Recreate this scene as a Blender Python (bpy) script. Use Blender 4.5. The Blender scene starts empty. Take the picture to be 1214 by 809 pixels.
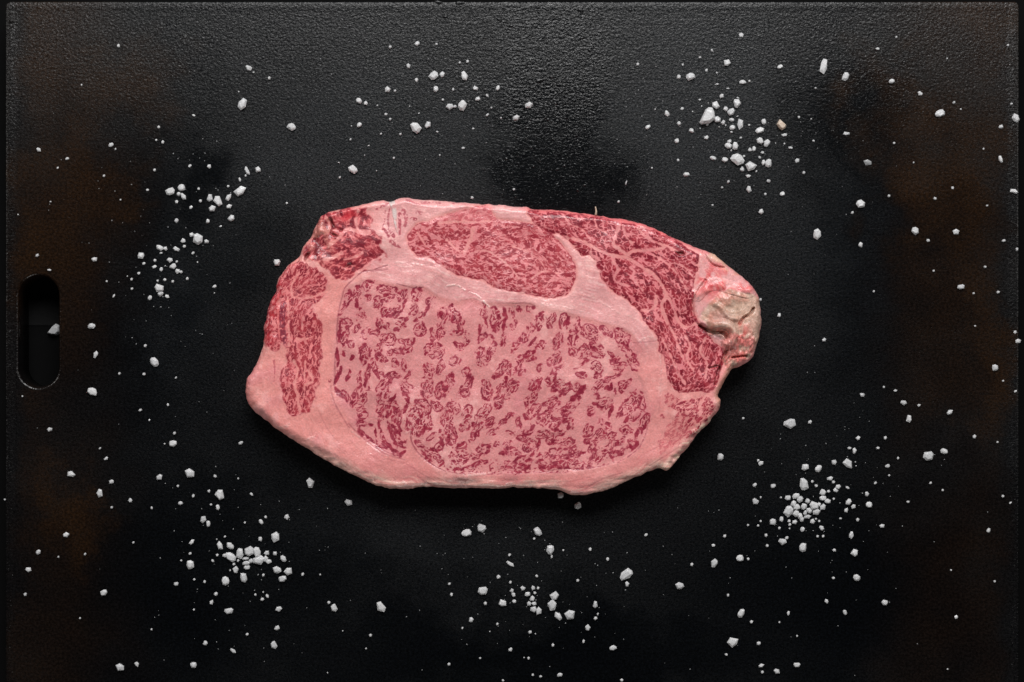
import bpy, math, random
import numpy as np
from mathutils import Vector

rng = np.random.default_rng(7)
random.seed(7)
S = 0.0004                      # metres per photo pixel on the board top
CAM_H = 0.80
scene = bpy.context.scene
col = scene.collection

# ------------------------------------------------------------------ camera
cam = bpy.data.objects.new('camera', bpy.data.cameras.new('camera'))
col.objects.link(cam)
cam.location = (0, 0, CAM_H)
cam.rotation_euler = (0, 0, 0)
cam.data.sensor_width = 36.0
cam.data.lens = 36.0 * CAM_H / (1214 * S)
cam.data.clip_start = 0.05
cam.data.clip_end = 20
scene.camera = cam

# ------------------------------------------------------------------ world, lamps, exposure
w = bpy.data.worlds.new('World'); scene.world = w
w.use_nodes = True
w.node_tree.nodes['Background'].inputs[0].default_value = (0.9, 0.95, 1.0, 1)
w.node_tree.nodes['Background'].inputs[1].default_value = 0.012

def area(name, loc, target, sx, sy, power, color):
    l = bpy.data.lights.new(name, 'AREA')
    l.shape = 'RECTANGLE'; l.size = sx; l.size_y = sy
    l.energy = power; l.color = color
    o = bpy.data.objects.new(name, l); col.objects.link(o)
    o.location = loc
    d = Vector(target) - Vector(loc)
    o.rotation_euler = d.to_track_quat('-Z', 'Y').to_euler()
    return o
area('window_softbox', (0.02, 0.86, 0.86), (0, 0.0, 0), 0.80, 0.55, 18.2, (1.0, 0.99, 0.985))
area('side_fill_left', (-1.25, 0.55, 0.62), (0, 0, 0), 0.5, 0.4, 4.2, (1.0, 0.97, 0.94))  # unseen fill added to even out the light on the steak
area('side_fill_right', (1.25, 0.45, 0.62), (0, 0, 0), 0.5, 0.4, 4.2, (1.0, 0.97, 0.94))  # matching unseen fill added on the right
area('front_fill', (0.0, -1.55, 0.55), (0, 0, 0), 0.8, 0.3, 5.0, (1.0, 0.97, 0.94))  # unseen low fill added to brighten the steak's lower rim

scene.view_settings.view_transform = 'Standard'
scene.view_settings.look = 'None'
scene.view_settings.exposure = 0.0
scene.view_settings.gamma = 1.0
scene.view_settings.use_curve_mapping = False

# ------------------------------------------------------------------ helpers
def wx(px): return (px - 607.0) * S
def wy(py): return (404.5 - py) * S

def tag(o, label=None, cat=None, group=None, kind=None):
    if label: o['label'] = label
    if cat: o['category'] = cat
    if group: o['group'] = group
    if kind: o['kind'] = kind
    return o

def mesh_obj(name, verts, faces, mat, parent=None, smooth=False):
    me = bpy.data.meshes.new(name)
    me.from_pydata([tuple(v) for v in verts], [], [tuple(f) for f in faces])
    me.update()
    if smooth:
        me.polygons.foreach_set('use_smooth', [True] * len(me.polygons))
    if mat: me.materials.append(mat)
    o = bpy.data.objects.new(name, me); col.objects.link(o)
    if parent: o.parent = parent
    return o

def new_mat(name):
    m = bpy.data.materials.new(name); m.use_nodes = True
    nt = m.node_tree
    return m, nt, nt.nodes['Principled BSDF']

def N(nt, typ, **kw):
    n = nt.nodes.new(typ)
    for k, v in kw.items():
        if k in ('operation', 'blend_type', 'data_type', 'noise_dimensions', 'feature', 'attribute_name', 'noise_type'):
            setattr(n, k, v)
        else:
            n.inputs[k].default_value = v
    return n

def math_n(nt, op, a, b=None, c=None, clamp=False):
    n = nt.nodes.new('ShaderNodeMath'); n.operation = op; n.use_clamp = clamp
    for i, v in enumerate((a, b, c)):
        if v is None: continue
        if hasattr(v, 'node'): nt.links.new(v, n.inputs[i])
        else: n.inputs[i].default_value = v
    return n.outputs[0]

def maprange(nt, v, a, b, c, d, smooth=True):
    n = nt.nodes.new('ShaderNodeMapRange')
    n.interpolation_type = 'SMOOTHSTEP' if smooth else 'LINEAR'
    nt.links.new(v, n.inputs[0])
    for i, x in enumerate((a, b, c, d)): n.inputs[i + 1].default_value = x
    return n.outputs[0]

def mixc(nt, f, a, b):
    n = nt.nodes.new('ShaderNodeMix'); n.data_type = 'RGBA'
    if hasattr(f, 'node'): nt.links.new(f, n.inputs[0])
    else: n.inputs[0].default_value = f
    for i, v in ((6, a), (7, b)):
        if hasattr(v, 'node'): nt.links.new(v, n.inputs[i])
        else: n.inputs[i].default_value = v
    return n.outputs[2]

def noise_t(nt, vec, scale, detail=3, rough=0.55):
    n = nt.nodes.new('ShaderNodeTexNoise')
    n.inputs['Scale'].default_value = scale
    n.inputs['Detail'].default_value = detail
    n.inputs['Roughness'].default_value = rough
    nt.links.new(vec, n.inputs['Vector'])
    return n.outputs['Fac']

def blob_mask(nt, xyz, cx, cy, rx, ry, soft=0.7):
    """smooth elliptical patch on the board, centre and radii in board metres"""
    dx = math_n(nt, 'DIVIDE', math_n(nt, 'SUBTRACT', xyz[0], cx), rx)
    dy = math_n(nt, 'DIVIDE', math_n(nt, 'SUBTRACT', xyz[1], cy), ry)
    r2 = math_n(nt, 'ADD', math_n(nt, 'MULTIPLY', dx, dx), math_n(nt, 'MULTIPLY', dy, dy))
    return maprange(nt, math_n(nt, 'SQRT', r2), 1.0 - soft, 1.0 + soft * 0.3, 1.0, 0.0)

# ------------------------------------------------------------------ board material
def board_material():
    m, nt, b = new_mat('black_coated_board')
    tc = nt.nodes.new('ShaderNodeTexCoord').outputs['Object']
    sep = nt.nodes.new('ShaderNodeSeparateXYZ'); nt.links.new(tc, sep.inputs[0])
    # warp so that no patch has a clean outline
    wn = nt.nodes.new('ShaderNodeTexNoise'); wn.inputs['Scale'].default_value = 22
    wn.inputs['Detail'].default_value = 6; wn.inputs['Roughness'].default_value = 0.62
    nt.links.new(tc, wn.inputs['Vector'])
    sub = nt.nodes.new('ShaderNodeVectorMath'); sub.operation = 'SUBTRACT'
    nt.links.new(wn.outputs['Color'], sub.inputs[0]); sub.inputs[1].default_value = (.5, .5, .5)
    sc = nt.nodes.new('ShaderNodeVectorMath'); sc.operation = 'SCALE'; sc.inputs['Scale'].default_value = 0.13
    nt.links.new(sub.outputs[0], sc.inputs[0])
    ad = nt.nodes.new('ShaderNodeVectorMath'); ad.operation = 'ADD'
    nt.links.new(tc, ad.inputs[0]); nt.links.new(sc.outputs[0], ad.inputs[1])
    sw = nt.nodes.new('ShaderNodeSeparateXYZ'); nt.links.new(ad.outputs[0], sw.inputs[0])
    P = (sw.outputs[0], sw.outputs[1])
    # brown, burnt-in oil near the short edges
    browns = [(82, 200, 75, 190), (120, 90, 90, 90), (80, 610, 60, 110), (1125, 210, 95, 200), (1165, 420, 50, 190),
              (1060, 120, 70, 80)]
    br = None
    for (x, y, rx, ry) in browns:
        k = blob_mask(nt, P, wx(x), wy(y), rx * S, ry * S, 0.85)
        br = k if br is None else math_n(nt, 'MAXIMUM', br, k)
    ax = math_n(nt, 'ABSOLUTE', math_n(nt, 'ADD', math_n(nt, 'MULTIPLY', sep.outputs[0], 0.6), math_n(nt, 'MULTIPLY', sw.outputs[0], 0.4)))
    bnd = math_n(nt, 'MULTIPLY', maprange(nt, ax, 0.160, 0.222, 0.0, 1.0), maprange(nt, ax, 0.228, 0.240, 1.0, 0.25))
    bnd = math_n(nt, 'MULTIPLY', bnd, maprange(nt, noise_t(nt, tc, 9, 2), 0.36, 0.60, 0.25, 0.95))
    bnd = math_n(nt, 'MULTIPLY', bnd, maprange(nt, sep.outputs[1], wy(560), wy(260), 0.55, 1.0))
    br = math_n(nt, 'MAXIMUM', math_n(nt, 'MULTIPLY', br, 0.95), bnd)
    br = math_n(nt, 'MULTIPLY', br, maprange(nt, noise_t(nt, tc, 30, 4), 0.3, 0.65, 0.6, 1.0))
    fine = noise_t(nt, tc, 820, 2, 0.65)
    grain = maprange(nt, fine, 0.35, 0.7, 0.55, 1.6)
    base = mixc(nt, br, (0.0014, 0.0018, 0.0024, 1), (0.0140, 0.0062, 0.0023, 1))
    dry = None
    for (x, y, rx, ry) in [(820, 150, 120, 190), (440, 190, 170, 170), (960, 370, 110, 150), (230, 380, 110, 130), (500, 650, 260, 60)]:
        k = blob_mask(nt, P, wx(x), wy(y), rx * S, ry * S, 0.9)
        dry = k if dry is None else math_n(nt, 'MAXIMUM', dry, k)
    sheen_tint = math_n(nt, 'MULTIPLY', dry, maprange(nt, sep.outputs[1], wy(420), wy(200), 0.25, 0.8))  # blue-grey sheen painted into the base colour, stronger toward the far edge
    base = mixc(nt, sheen_tint, base, (0.0046, 0.0058, 0.0072, 1))
    mul = nt.nodes.new('ShaderNodeMix'); mul.data_type = 'RGBA'; mul.blend_type = 'MULTIPLY'
    mul.inputs[0].default_value = 1
    nt.links.new(base, mul.inputs[6])
    cmb = nt.nodes.new('ShaderNodeCombineColor')
    for i in range(3): nt.links.new(grain, cmb.inputs[i])
    nt.links.new(cmb.outputs[0], mul.inputs[7])
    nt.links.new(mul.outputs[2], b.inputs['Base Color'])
    # greasy, smoother patches versus dry matte ones
    wet = None
    for (x, y, rx, ry) in [(655, 150, 85, 150), (655, 225, 60, 60), (110, 330, 190, 250), (1080, 300, 150, 260), (170, 690, 240, 150), (1040, 690, 220, 150), (640, 780, 300, 60), (1010, 150, 90, 130), (250, 190, 55, 60)]:
        k = blob_mask(nt, P, wx(x), wy(y), rx * S * 1.15, ry * S * 1.15, 1.0)
        wet = k if wet is None else math_n(nt, 'MAXIMUM', wet, k)
    rg = math_n(nt, 'ADD', 0.385, math_n(nt, 'MULTIPLY', dry, 0.045))
    rg = math_n(nt, 'SUBTRACT', rg, math_n(nt, 'MULTIPLY', wet, 0.165))
    rg = math_n(nt, 'SUBTRACT', rg, math_n(nt, 'MULTIPLY', blob_mask(nt, P, wx(650), wy(165), 75 * S, 120 * S, 0.95), 0.05))
    rg = math_n(nt, 'ADD', rg, math_n(nt, 'MULTIPLY', math_n(nt, 'SUBTRACT', noise_t(nt, tc, 22, 5), 0.5), 0.12))
    rg = math_n(nt, 'MAXIMUM', rg, 0.225)
    nt.links.new(rg, b.inputs['Roughness'])
    spk = math_n(nt, 'ADD', math_n(nt, 'MULTIPLY', noise_t(nt, tc, 900, 2, .7), .6), math_n(nt, 'MULTIPLY', noise_t(nt, tc, 1900, 1, .5), .4))
    nt.links.new(maprange(nt, spk, 0.34, 0.66, 0.02, 0.66, False), b.inputs['Specular IOR Level'])
    # relief: leathery ripple in the coating, coarser at the far edge, plus fine grain
    mp = nt.nodes.new('ShaderNodeMapping'); mp.inputs['Scale'].default_value = (0.85, 1.0, 1.0)
    nt.links.new(tc, mp.inputs[0])
    rip = noise_t(nt, mp.outputs[0], 820, 3, 0.6)
    lump = noise_t(nt, tc, 190, 3, 0.5)
    crust = maprange(nt, sep.outputs[1], wy(230), wy(15), 0.0, 1.0)
    rough_patch = blob_mask(nt, P, wx(650), wy(90), 110 * S, 200 * S, 0.7)
    edge = math_n(nt, 'ABSOLUTE', sep.outputs[0])
    edgem = maprange(nt, edge, 0.2335, 0.2385, 0.0, 1.0)
    amp = math_n(nt, 'ADD', math_n(nt, 'MULTIPLY', crust, 0.50), math_n(nt, 'MULTIPLY', rough_patch, 0.35))
    amp = math_n(nt, 'ADD', amp, math_n(nt, 'MULTIPLY', edgem, 0.45))
    amp = math_n(nt, 'ADD', amp, 0.045)
    h = math_n(nt, 'MULTIPLY', math_n(nt, 'ADD', rip, math_n(nt, 'MULTIPLY', lump, 0.5)), amp)
    h = math_n(nt, 'ADD', h, math_n(nt, 'ADD', math_n(nt, 'MULTIPLY', fine, 0.17), math_n(nt, 'MULTIPLY', noise_t(nt, tc, 1500, 1, .5), 0.20)))
    bp = nt.nodes.new('ShaderNodeBump'); bp.inputs['Strength'].default_value = 0.62
    bp.inputs['Distance'].default_value = 0.0008
    nt.links.new(h, bp.inputs['Height']); nt.links.new(bp.outputs[0], b.inputs['Normal'])
    return m

def plain(name, c, rough, scale=300, var=0.3, bump=0.0):
    m, nt, b = new_mat(name)
    tc = nt.nodes.new('ShaderNodeTexCoord').outputs['Object']
    f = noise_t(nt, tc, scale, 4)
    a = tuple(x * (1 - var) for x in c) + (1,); z = tuple(x * (1 + var) for x in c) + (1,)
    nt.links.new(mixc(nt, f, a, z), b.inputs['Base Color'])
    b.inputs['Roughness'].default_value = rough
    b.inputs['Specular IOR Level'].default_value = 0.12 if rough > .85 else .4
    if bump:
        bp = nt.nodes.new('ShaderNodeBump'); bp.inputs['Strength'].default_value = bump
        bp.inputs['Distance'].default_value = 0.0005
        nt.links.new(f, bp.inputs['Height']); nt.links.new(bp.outputs[0], b.inputs['Normal'])
    return m

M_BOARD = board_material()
M_TABLE = plain('black_table', (0.0012, 0.0012, 0.0013), 0.95, 200, 0.3)
M_PATCH = plain('grey_patch', (0.006, 0.006, 0.0062), 0.9, 900, 0.25, 0.3)

# ------------------------------------------------------------------ table (setting)
TZ = -0.0185
o = mesh_obj('table', [(-1.2, -1.2, TZ), (1.2, -1.2, TZ), (1.2, 1.2, TZ), (-1.2, 1.2, TZ)], [(0, 1, 2, 3)], M_TABLE)
o['kind'] = 'structure'

# thin slab added for the grey patch in the slot's upper half
x0, x1, y0, y1 = wx(14), wx(112), wy(386), wy(250)
zt = TZ + 0.0004
v = [(x0, y0, TZ + 0.0002), (x1, y0, TZ + 0.0002), (x1, y1, TZ + 0.0002), (x0, y1, TZ + 0.0002),
     (x0 + .0004, y0 + .0004, zt), (x1 - .0004, y0 + .0004, zt), (x1 - .0004, y1 - .0004, zt), (x0 + .0004, y1 - .0004, zt)]
o = mesh_obj('slot_patch', v, [(4, 5, 6, 7), (0, 1, 5, 4), (1, 2, 6, 5), (2, 3, 7, 6), (3, 0, 4, 7), (3, 2, 1, 0)], M_PATCH)
tag(o, 'dark grey patch glimpsed under the board through the upper half of its handle slot', 'mat')

# ------------------------------------------------------------------ board
def rrect(xa, xb, ya, yb, r, n=8):
    pts = []
    for cx, cy, a0 in ((xb - r, yb - r, 0), (xa + r, yb - r, 90), (xa + r, ya + r, 180), (xb - r, ya + r, 270)):
        for i in range(n + 1):
            a = math.radians(a0 + 90 * i / n)
            pts.append((cx + r * math.cos(a), cy + r * math.sin(a)))
    return pts
def build_board():
    import bmesh
    bm = bmesh.new()
    XA, XB, YA, YB = wx(6.5), wx(1208), wy(846), wy(2.0)
    def loop(pts, z): return [bm.verts.new((p[0], p[1], z)) for p in pts]
    def bridge(a, b_):
        n = len(a)
        for i in range(n):
            f = bm.faces.new((a[i], a[(i + 1) % n], b_[(i + 1) % n], b_[i])); f.smooth = True
    prof = [(0.0, -0.0172), (0.0, -0.0006), (0.0003, -0.0001), (0.0009, 0.0), (0.0022, 0.0001), (0.0034, 0.0001), (0.0050, 0.0)]
    outer = []
    for ins, z in prof:
        outer.append(loop(rrect(XA + ins, XB - ins, YA + ins, YB - ins, 0.0022 - ins * 0.3), z))
    for a, b_ in zip(outer, outer[1:]): bridge(a, b_)
    sx0, sx1, sy0, sy1 = wx(21), wx(70), wy(460), wy(326)
    sprof = [(-0.0010, 0.0), (-0.0005, -0.00012), (0.0, -0.0006), (0.0003, -0.0014), (0.0003, -0.0172)]
    inner = []
    for ins, z in sprof:
        inner.append(loop(rrect(sx0 + ins, sx1 - ins, sy0 + ins, sy1 - ins, (sx1 - sx0) / 2 - ins - 1e-5, 12), z))
    for a, b_ in zip(inner, inner[1:]): bridge(b_, a) if False else bridge(a, b_)
    bm.edges.ensure_lookup_table()
    def es(l):
        r = []
        for i in range(len(l)):
            e = bm.edges.get((l[i], l[(i + 1) % len(l)]))
            if e is None: e = bm.edges.new((l[i], l[(i + 1) % len(l)]))
            r.append(e)
        return r
    bmesh.ops.triangle_fill(bm, edges=es(outer[-1]) + es(inner[0]), use_beauty=True)
    bmesh.ops.triangle_fill(bm, edges=es(outer[0]) + es(inner[-1]), use_beauty=True)
    bmesh.ops.recalc_face_normals(bm, faces=bm.faces)
    me = bpy.data.meshes.new('board_body'); bm.to_mesh(me); bm.free()
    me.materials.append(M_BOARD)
    return me
board = bpy.data.objects.new('cutting_board', None); col.objects.link(board)
board.location = (0, 0, 0)
tag(board, 'black coated board with an oval handle slot, under the steak and scattered salt', 'board')
bo = bpy.data.objects.new('board_body', build_board()); col.objects.link(bo); bo.parent = board
# low feet so that the board does not float
for fx, fy in ((-0.2, 0.13), (0.2, 0.13), (0.2, -0.15), (-0.2, -0.15)):
    pts = rrect(fx - .012, fx + .012, fy - .012, fy + .012, .006, 4)
    n = len(pts)
    vs = [(p[0], p[1], TZ) for p in pts] + [(p[0], p[1], -0.0171) for p in pts]
    mesh_obj('foot', vs, [tuple(range(n))[::-1], tuple(range(n, 2 * n))] +
             [(i, (i + 1) % n, n + (i + 1) % n, n + i) for i in range(n)], M_TABLE, board)

# blisters and drips in the coating
def dome(cx, cy, rx, ry, h, rot=0, n=10):
    vs, fs = [], []
    rings = [(1.0, 0.0), (0.8, 0.45), (0.45, 0.88)]
    ph = [random.uniform(.8, 1.2) for _ in range(n)]
    ca, sa = math.cos(rot), math.sin(rot)
    for r, z in rings:
        for i in range(n):
            a = 2 * math.pi * i / n
            ux, uy = rx * r * math.cos(a) * ph[i], ry * r * math.sin(a) * ph[i]
            vs.append((cx + ux * ca - uy * sa, cy + ux * sa + uy * ca, z * h - 0.00003))
    vs.append((cx, cy, h))
    for k in range(2):
        for i in range(n):
            fs.append((k * n + i, k * n + (i + 1) % n, (k + 1) * n + (i + 1) % n, (k + 1) * n + i))
    for i in range(n): fs.append((2 * n + i, 2 * n + (i + 1) % n, 3 * n))
    return vs, fs
bl = [(640, 96, 9, 3), (655, 91, 7, 3), (661, 101, 4, 3), (630, 104, 6, 2.5), (669, 92, 5, 2), (659, 123, 4, 2.5), (681, 119, 3, 2),
      (592, 23, 6, 3), (598, 26, 7, 2.5), (606, 31, 5, 3), (688, 12, 6, 4), (747, 12, 5, 2.5), (638, 9, 6, 3), (520, 3, 8, 3), (528, 20, 6, 3),
      (545, 4, 9, 3), (625, 152, 4, 2.5), (650, 142, 4, 2), (612, 162, 3, 2), (672, 140, 3, 2), (630, 175, 3, 2), (655, 165, 3, 2),
      (14, 25, 5, 4), (13, 16, 3, 3), (49, 27, 3, 2), (12, 80, 3, 2), (1200, 60, 3, 2), (700, 60, 4, 2), (575, 45, 5, 2), (615, 60, 5, 2), (690, 45, 5, 2)]
for i in range(70):
    bl.append((random.gauss(645, 38), random.uniform(15, 240), random.uniform(1.5, 3.2), random.uniform(1.0, 2.0)))
for i in range(90):
    sd = random.random() < 0.5
    bl.append((random.uniform(8, 15) if sd else random.uniform(1199, 1206), random.uniform(20, 800), random.uniform(.7, 1.5), random.uniform(.7, 1.4)))
V, F = [], []
for (x, y, rx, ry) in bl:
    lip = 0.00006 if (x < 18 or x > 1196) else 0
    vs, fs = dome(wx(x), wy(y), rx * S * 0.7, ry * S * 0.8, min(rx, ry) * S * 0.35, random.uniform(-.4, .4))
    F += [tuple(i + len(V) for i in f) for f in fs]
    V += [(a, b_, c + lip) for a, b_, c in vs]
o = mesh_obj('coating_blisters', V, F, M_BOARD, board, True); o['kind'] = 'stuff'

# ------------------------------------------------------------------ steak: field grid in photo pixels
G = 0.5
GX0, GX1, GY0, GY1 = 280.0, 914.0, 226.0, 600.0
nx = int((GX1 - GX0) / G) + 1; ny = int((GY1 - GY0) / G) + 1
gx = GX0 + G * np.arange(nx); gy = GY0 + G * np.arange(ny)
X, Y = np.meshgrid(gx, gy)
X = X.astype(np.float32); Y = Y.astype(np.float32)

fx_ = np.fft.rfftfreq(nx)[None, :]; fy_ = np.fft.fftfreq(ny)[:, None]
def blur(a, sx, sy=None):
    sy = sx if sy is None else sy
    k = np.exp(-2 * (math.pi ** 2) * ((fx_ * sx / G) ** 2 + (fy_ * sy / G) ** 2))
    return np.fft.irfft2(np.fft.rfft2(a) * k, s=a.shape).astype(np.float32)
def gnoise(s, sy=None):
    a = blur(rng.standard_normal((ny, nx)), s, sy)
    return (a - a.mean()) / a.std()
def band(a, s1, s2):
    d = blur(a, s1) - blur(a, s2)
    return d / d.std()
def sstep(x, a, b):
    t = np.clip((x - a) / (b - a), 0, 1); return t * t * (3 - 2 * t)
def lerp(a, b, t): return a + (b - a) * t[..., None]

# coarse grid for polygon distances
CG = 1.5
cxs = np.arange(GX0, GX1 + CG, CG); cys = np.arange(GY0, GY1 + CG, CG)
CX, CY = np.meshgrid(cxs, cys)
ui = (X - GX0) / CG; vi = (Y - GY0) / CG
i0 = np.clip(ui.astype(int), 0, len(cxs) - 2); j0 = np.clip(vi.astype(int), 0, len(cys) - 2)
fu = ui - i0; fv = vi - j0
def up(a):
    return ((a[j0, i0] * (1 - fu) + a[j0, i0 + 1] * fu) * (1 - fv) + (a[j0 + 1, i0] * (1 - fu) + a[j0 + 1, i0 + 1] * fu) * fv).astype(np.float32)
def catmull(pts, closed=True, n=4):
    P = np.array(pts, float); out = []
    m = len(P)
    rngi = range(m) if closed else range(m - 1)
    for i in rngi:
        if closed: p0, p1, p2, p3 = P[i - 1], P[i], P[(i + 1) % m], P[(i + 2) % m]
        else: p0, p1, p2, p3 = P[max(i - 1, 0)], P[i], P[i + 1], P[min(i + 2, m - 1)]
        for k in range(n):
            t = k / n
            out.append(0.5 * (2 * p1 + (p2 - p0) * t + (2 * p0 - 5 * p1 + 4 * p2 - p3) * t * t + (3 * p1 - p0 - 3 * p2 + p3) * t ** 3))
    if not closed: out.append(P[-1])
    return np.array(out)
def poly_sdf(pts, smooth=True):
    """positive inside"""
    P = catmull(pts) if smooth else np.array(pts, float)
    d2 = np.full(CX.shape, 1e9); ins = np.zeros(CX.shape, bool)
    for a, b in zip(P, np.roll(P, -1, 0)):
        e = b - a; L = e @ e + 1e-9
        t = np.clip(((CX - a[0]) * e[0] + (CY - a[1]) * e[1]) / L, 0, 1)
        d2 = np.minimum(d2, (CX - a[0] - t * e[0]) ** 2 + (CY - a[1] - t * e[1]) ** 2)
        c = (a[1] > CY) != (b[1] > CY)
        xi = a[0] + (CY - a[1]) * e[0] / (e[1] if abs(e[1]) > 1e-9 else 1e-9)
        ins ^= c & (CX < xi)
    d = np.sqrt(d2)
    return up(np.where(ins, d, -d))
def line_d(pts, r=14):
    """distance to an open curve and parameter along it (only valid near it)"""
    P = catmull(pts, False, 6)
    D = np.full(X.shape, 99.0, np.float32); T = np.zeros(X.shape, np.float32)
    xa, xb = P[:, 0].min() - r, P[:, 0].max() + r; ya, yb = P[:, 1].min() - r, P[:, 1].max() + r
    ia, ib = max(0, int((xa - GX0) / G)), min(nx, int((xb - GX0) / G) + 1)
    ja, jb = max(0, int((ya - GY0) / G)), min(ny, int((yb - GY0) / G) + 1)
    x = X[ja:jb, ia:ib]; y = Y[ja:jb, ia:ib]
    d = np.full(x.shape, 99.0); t_ = np.zeros(x.shape); n = len(P) - 1
    for k in range(n):
        a, b = P[k], P[k + 1]; e = b - a; L = e @ e + 1e-9
        t = np.clip(((x - a[0]) * e[0] + (y - a[1]) * e[1]) / L, 0, 1)
        dd = np.hypot(x - a[0] - t * e[0], y - a[1] - t * e[1])
        m = dd < d; d[m] = dd[m]; t_[m] = (k + t[m]) / n
    D[ja:jb, ia:ib] = d; T[ja:jb, ia:ib] = t_
    return D, T

OUT = [(289, 462), (291, 450), (297, 440), (304, 428), (309, 412), (312, 400), (311, 388), (314, 375), (317, 362), (322, 352), (327, 343),
       (327, 336), (332, 325), (342, 313), (353, 304), (358, 292), (368, 280), (372, 270), (377, 259), (384, 253), (400, 248), (420, 244),
       (437, 240), (452, 236.5), (461, 238), (467, 237), (474, 234.5), (482, 234), (500, 236), (530, 238), (560, 240.5), (590, 242), (606, 243.5), (615, 244),
       (626, 245), (633, 247.5), (660, 249), (690, 252), (704, 254), (730, 258), (755, 263), (775, 270), (793, 278), (810, 286),
       (830, 294), (845, 300), (860, 311), (875, 323), (889, 335), (897, 346), (902, 360), (904, 378), (902, 398), (897, 415), (891, 427),
       (884, 432), (877, 435), (870, 437), (865, 443), (859, 455), (854, 466), (853, 471), (856, 475), (855, 484), (847, 495), (838, 507),
       (829, 515), (822, 524), (815, 533), (806, 543), (799, 551), (794, 557), (790, 559), (783, 556), (775, 557.5), (763, 562), (742, 572),
       (725, 579), (709, 584), (695, 587.5), (683, 588.5), (676, 587), (668, 583), (658, 580.5), (635, 579), (610, 579), (589, 580), (560, 579), (538, 579.5),
       (515, 578.5), (495, 578), (484, 580.5), (464, 580), (450, 577), (439, 573), (415, 562), (390, 549), (370, 537), (350, 525), (328, 511),
       (312, 498), (300, 488), (292, 477)]
EYE = [(409, 345), (430, 333), (450, 336), (470, 339), (500, 343), (520, 353), (540, 358), (560, 356), (580, 362), (605, 361), (630, 362),
       (655, 369), (690, 377), (722, 386), (745, 395), (757, 410), (759, 428), (757, 442), (764, 458), (770, 488), (768, 510), (758, 530),
       (740, 545), (720, 552), (690, 557), (660, 561), (620, 561), (580, 563), (540, 561), (515, 553), (497, 538), (489, 524), (486, 512),
       (482, 521), (478, 541), (460, 537), (435, 523), (422, 509), (412, 492), (401, 472), (396, 455), (397, 430), (398, 400), (402, 370)]
OVAL = [(483, 281), (485, 293), (493, 303), (501, 305), (508, 304), (520, 312), (530, 320), (542, 326), (556, 330), (572, 333), (583, 339),
        (600, 346), (620, 348), (640, 352), (656, 353), (672, 350), (679, 341), (684, 326), (682, 314), (676, 302), (666, 291), (655, 279),
        (640, 269), (622, 264), (605, 261), (590, 260), (584, 252), (578, 243), (566, 244), (548, 249), (530, 255), (512, 260), (497, 264), (488, 272)]
CAP = [(626, 251), (632, 248.5), (660, 251), (700, 256), (735, 263), (765, 271), (795, 282), (815, 294), (826, 304), (827, 320), (823, 340),
       (820, 354), (822, 368), (828, 379), (834, 389), (840, 396), (848, 406), (855, 411), (859, 417), (858, 428), (854, 440), (849, 453), (843, 463),
       (832, 466), (818, 466), (804, 464), (797, 458), (792, 445), (789, 432), (787, 424), (783, 415), (779, 402), (773, 391), (766, 384),
       (761, 376), (752, 364), (740, 354), (728, 348), (720, 338), (712, 327), (706, 315), (700, 305), (690, 303), (681, 293), (672, 284),
       (662, 278), (650, 276), (640, 270), (632, 263)]
LOW = [(792, 467), (800, 470), (812, 474), (833, 470), (844, 474), (850, 480), (847, 488), (836, 500), (823, 514), (808, 525), (795, 532), (784, 539), (781, 530), (786, 515), (796, 498), (800, 486), (793, 482), (790, 474)]
LEFT = [(331, 338), (340, 322), (350, 313), (364, 312), (378, 322), (388, 337), (386, 346), (378, 353), (373, 362), (378, 380), (379, 410), (377, 440),
        (373, 470), (366, 486), (352, 490), (345, 484), (338, 472), (335, 460), (336, 440), (339, 428), (341, 412), (337, 408), (332, 402), (330, 412), (322, 416), (315, 402),
        (314, 385), (319, 362), (325, 350)]
CORNER = [(357, 303), (364, 290), (371, 278), (376, 265), (384, 256), (400, 251), (425, 246), (433, 248), (437, 262), (437, 276), (448, 283),
          (455, 296), (451, 307), (440, 310), (428, 320), (415, 328), (404, 331), (394, 324), (380, 314), (364, 310)]
KNOB = [(826, 378), (836, 364), (848, 351), (862, 345), (880, 346), (894, 349), (901, 362), (903, 380), (901, 400), (890, 426), (872, 436),
        (863, 440), (858, 428), (859, 415), (854, 408), (846, 402), (838, 394), (832, 386)]

wob = gnoise(3.0) * 0.35 + gnoise(1.2) * 0.15
d_out = poly_sdf(OUT) + wob
d_eye = poly_sdf(EYE); d_oval = poly_sdf(OVAL); d_cap = poly_sdf(CAP); d_low = poly_sdf(LOW)
d_left = poly_sdf(LEFT); d_cor = poly_sdf(CORNER); d_knob = poly_sdf(KNOB)
# tissue borders are never drawn with a compass
bw = gnoise(4.5); bw2 = gnoise(1.7)
d_oval = d_oval + 0.7 * bw + 0.35 * bw2; d_cap = d_cap + 0.9 * bw + 0.55 * bw2; d_low = d_low + 1.3 * bw + .8 * bw2
d_left = d_left + 1.3 * bw + 0.9 * bw2 + 1.6; d_cor = d_cor + 1.8 * bw + 1.2 * bw2 + 1.6; d_eye = d_eye + 0.6 * bw; d_knob = d_knob + 1.4 * bw + .4 * bw2

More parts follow.
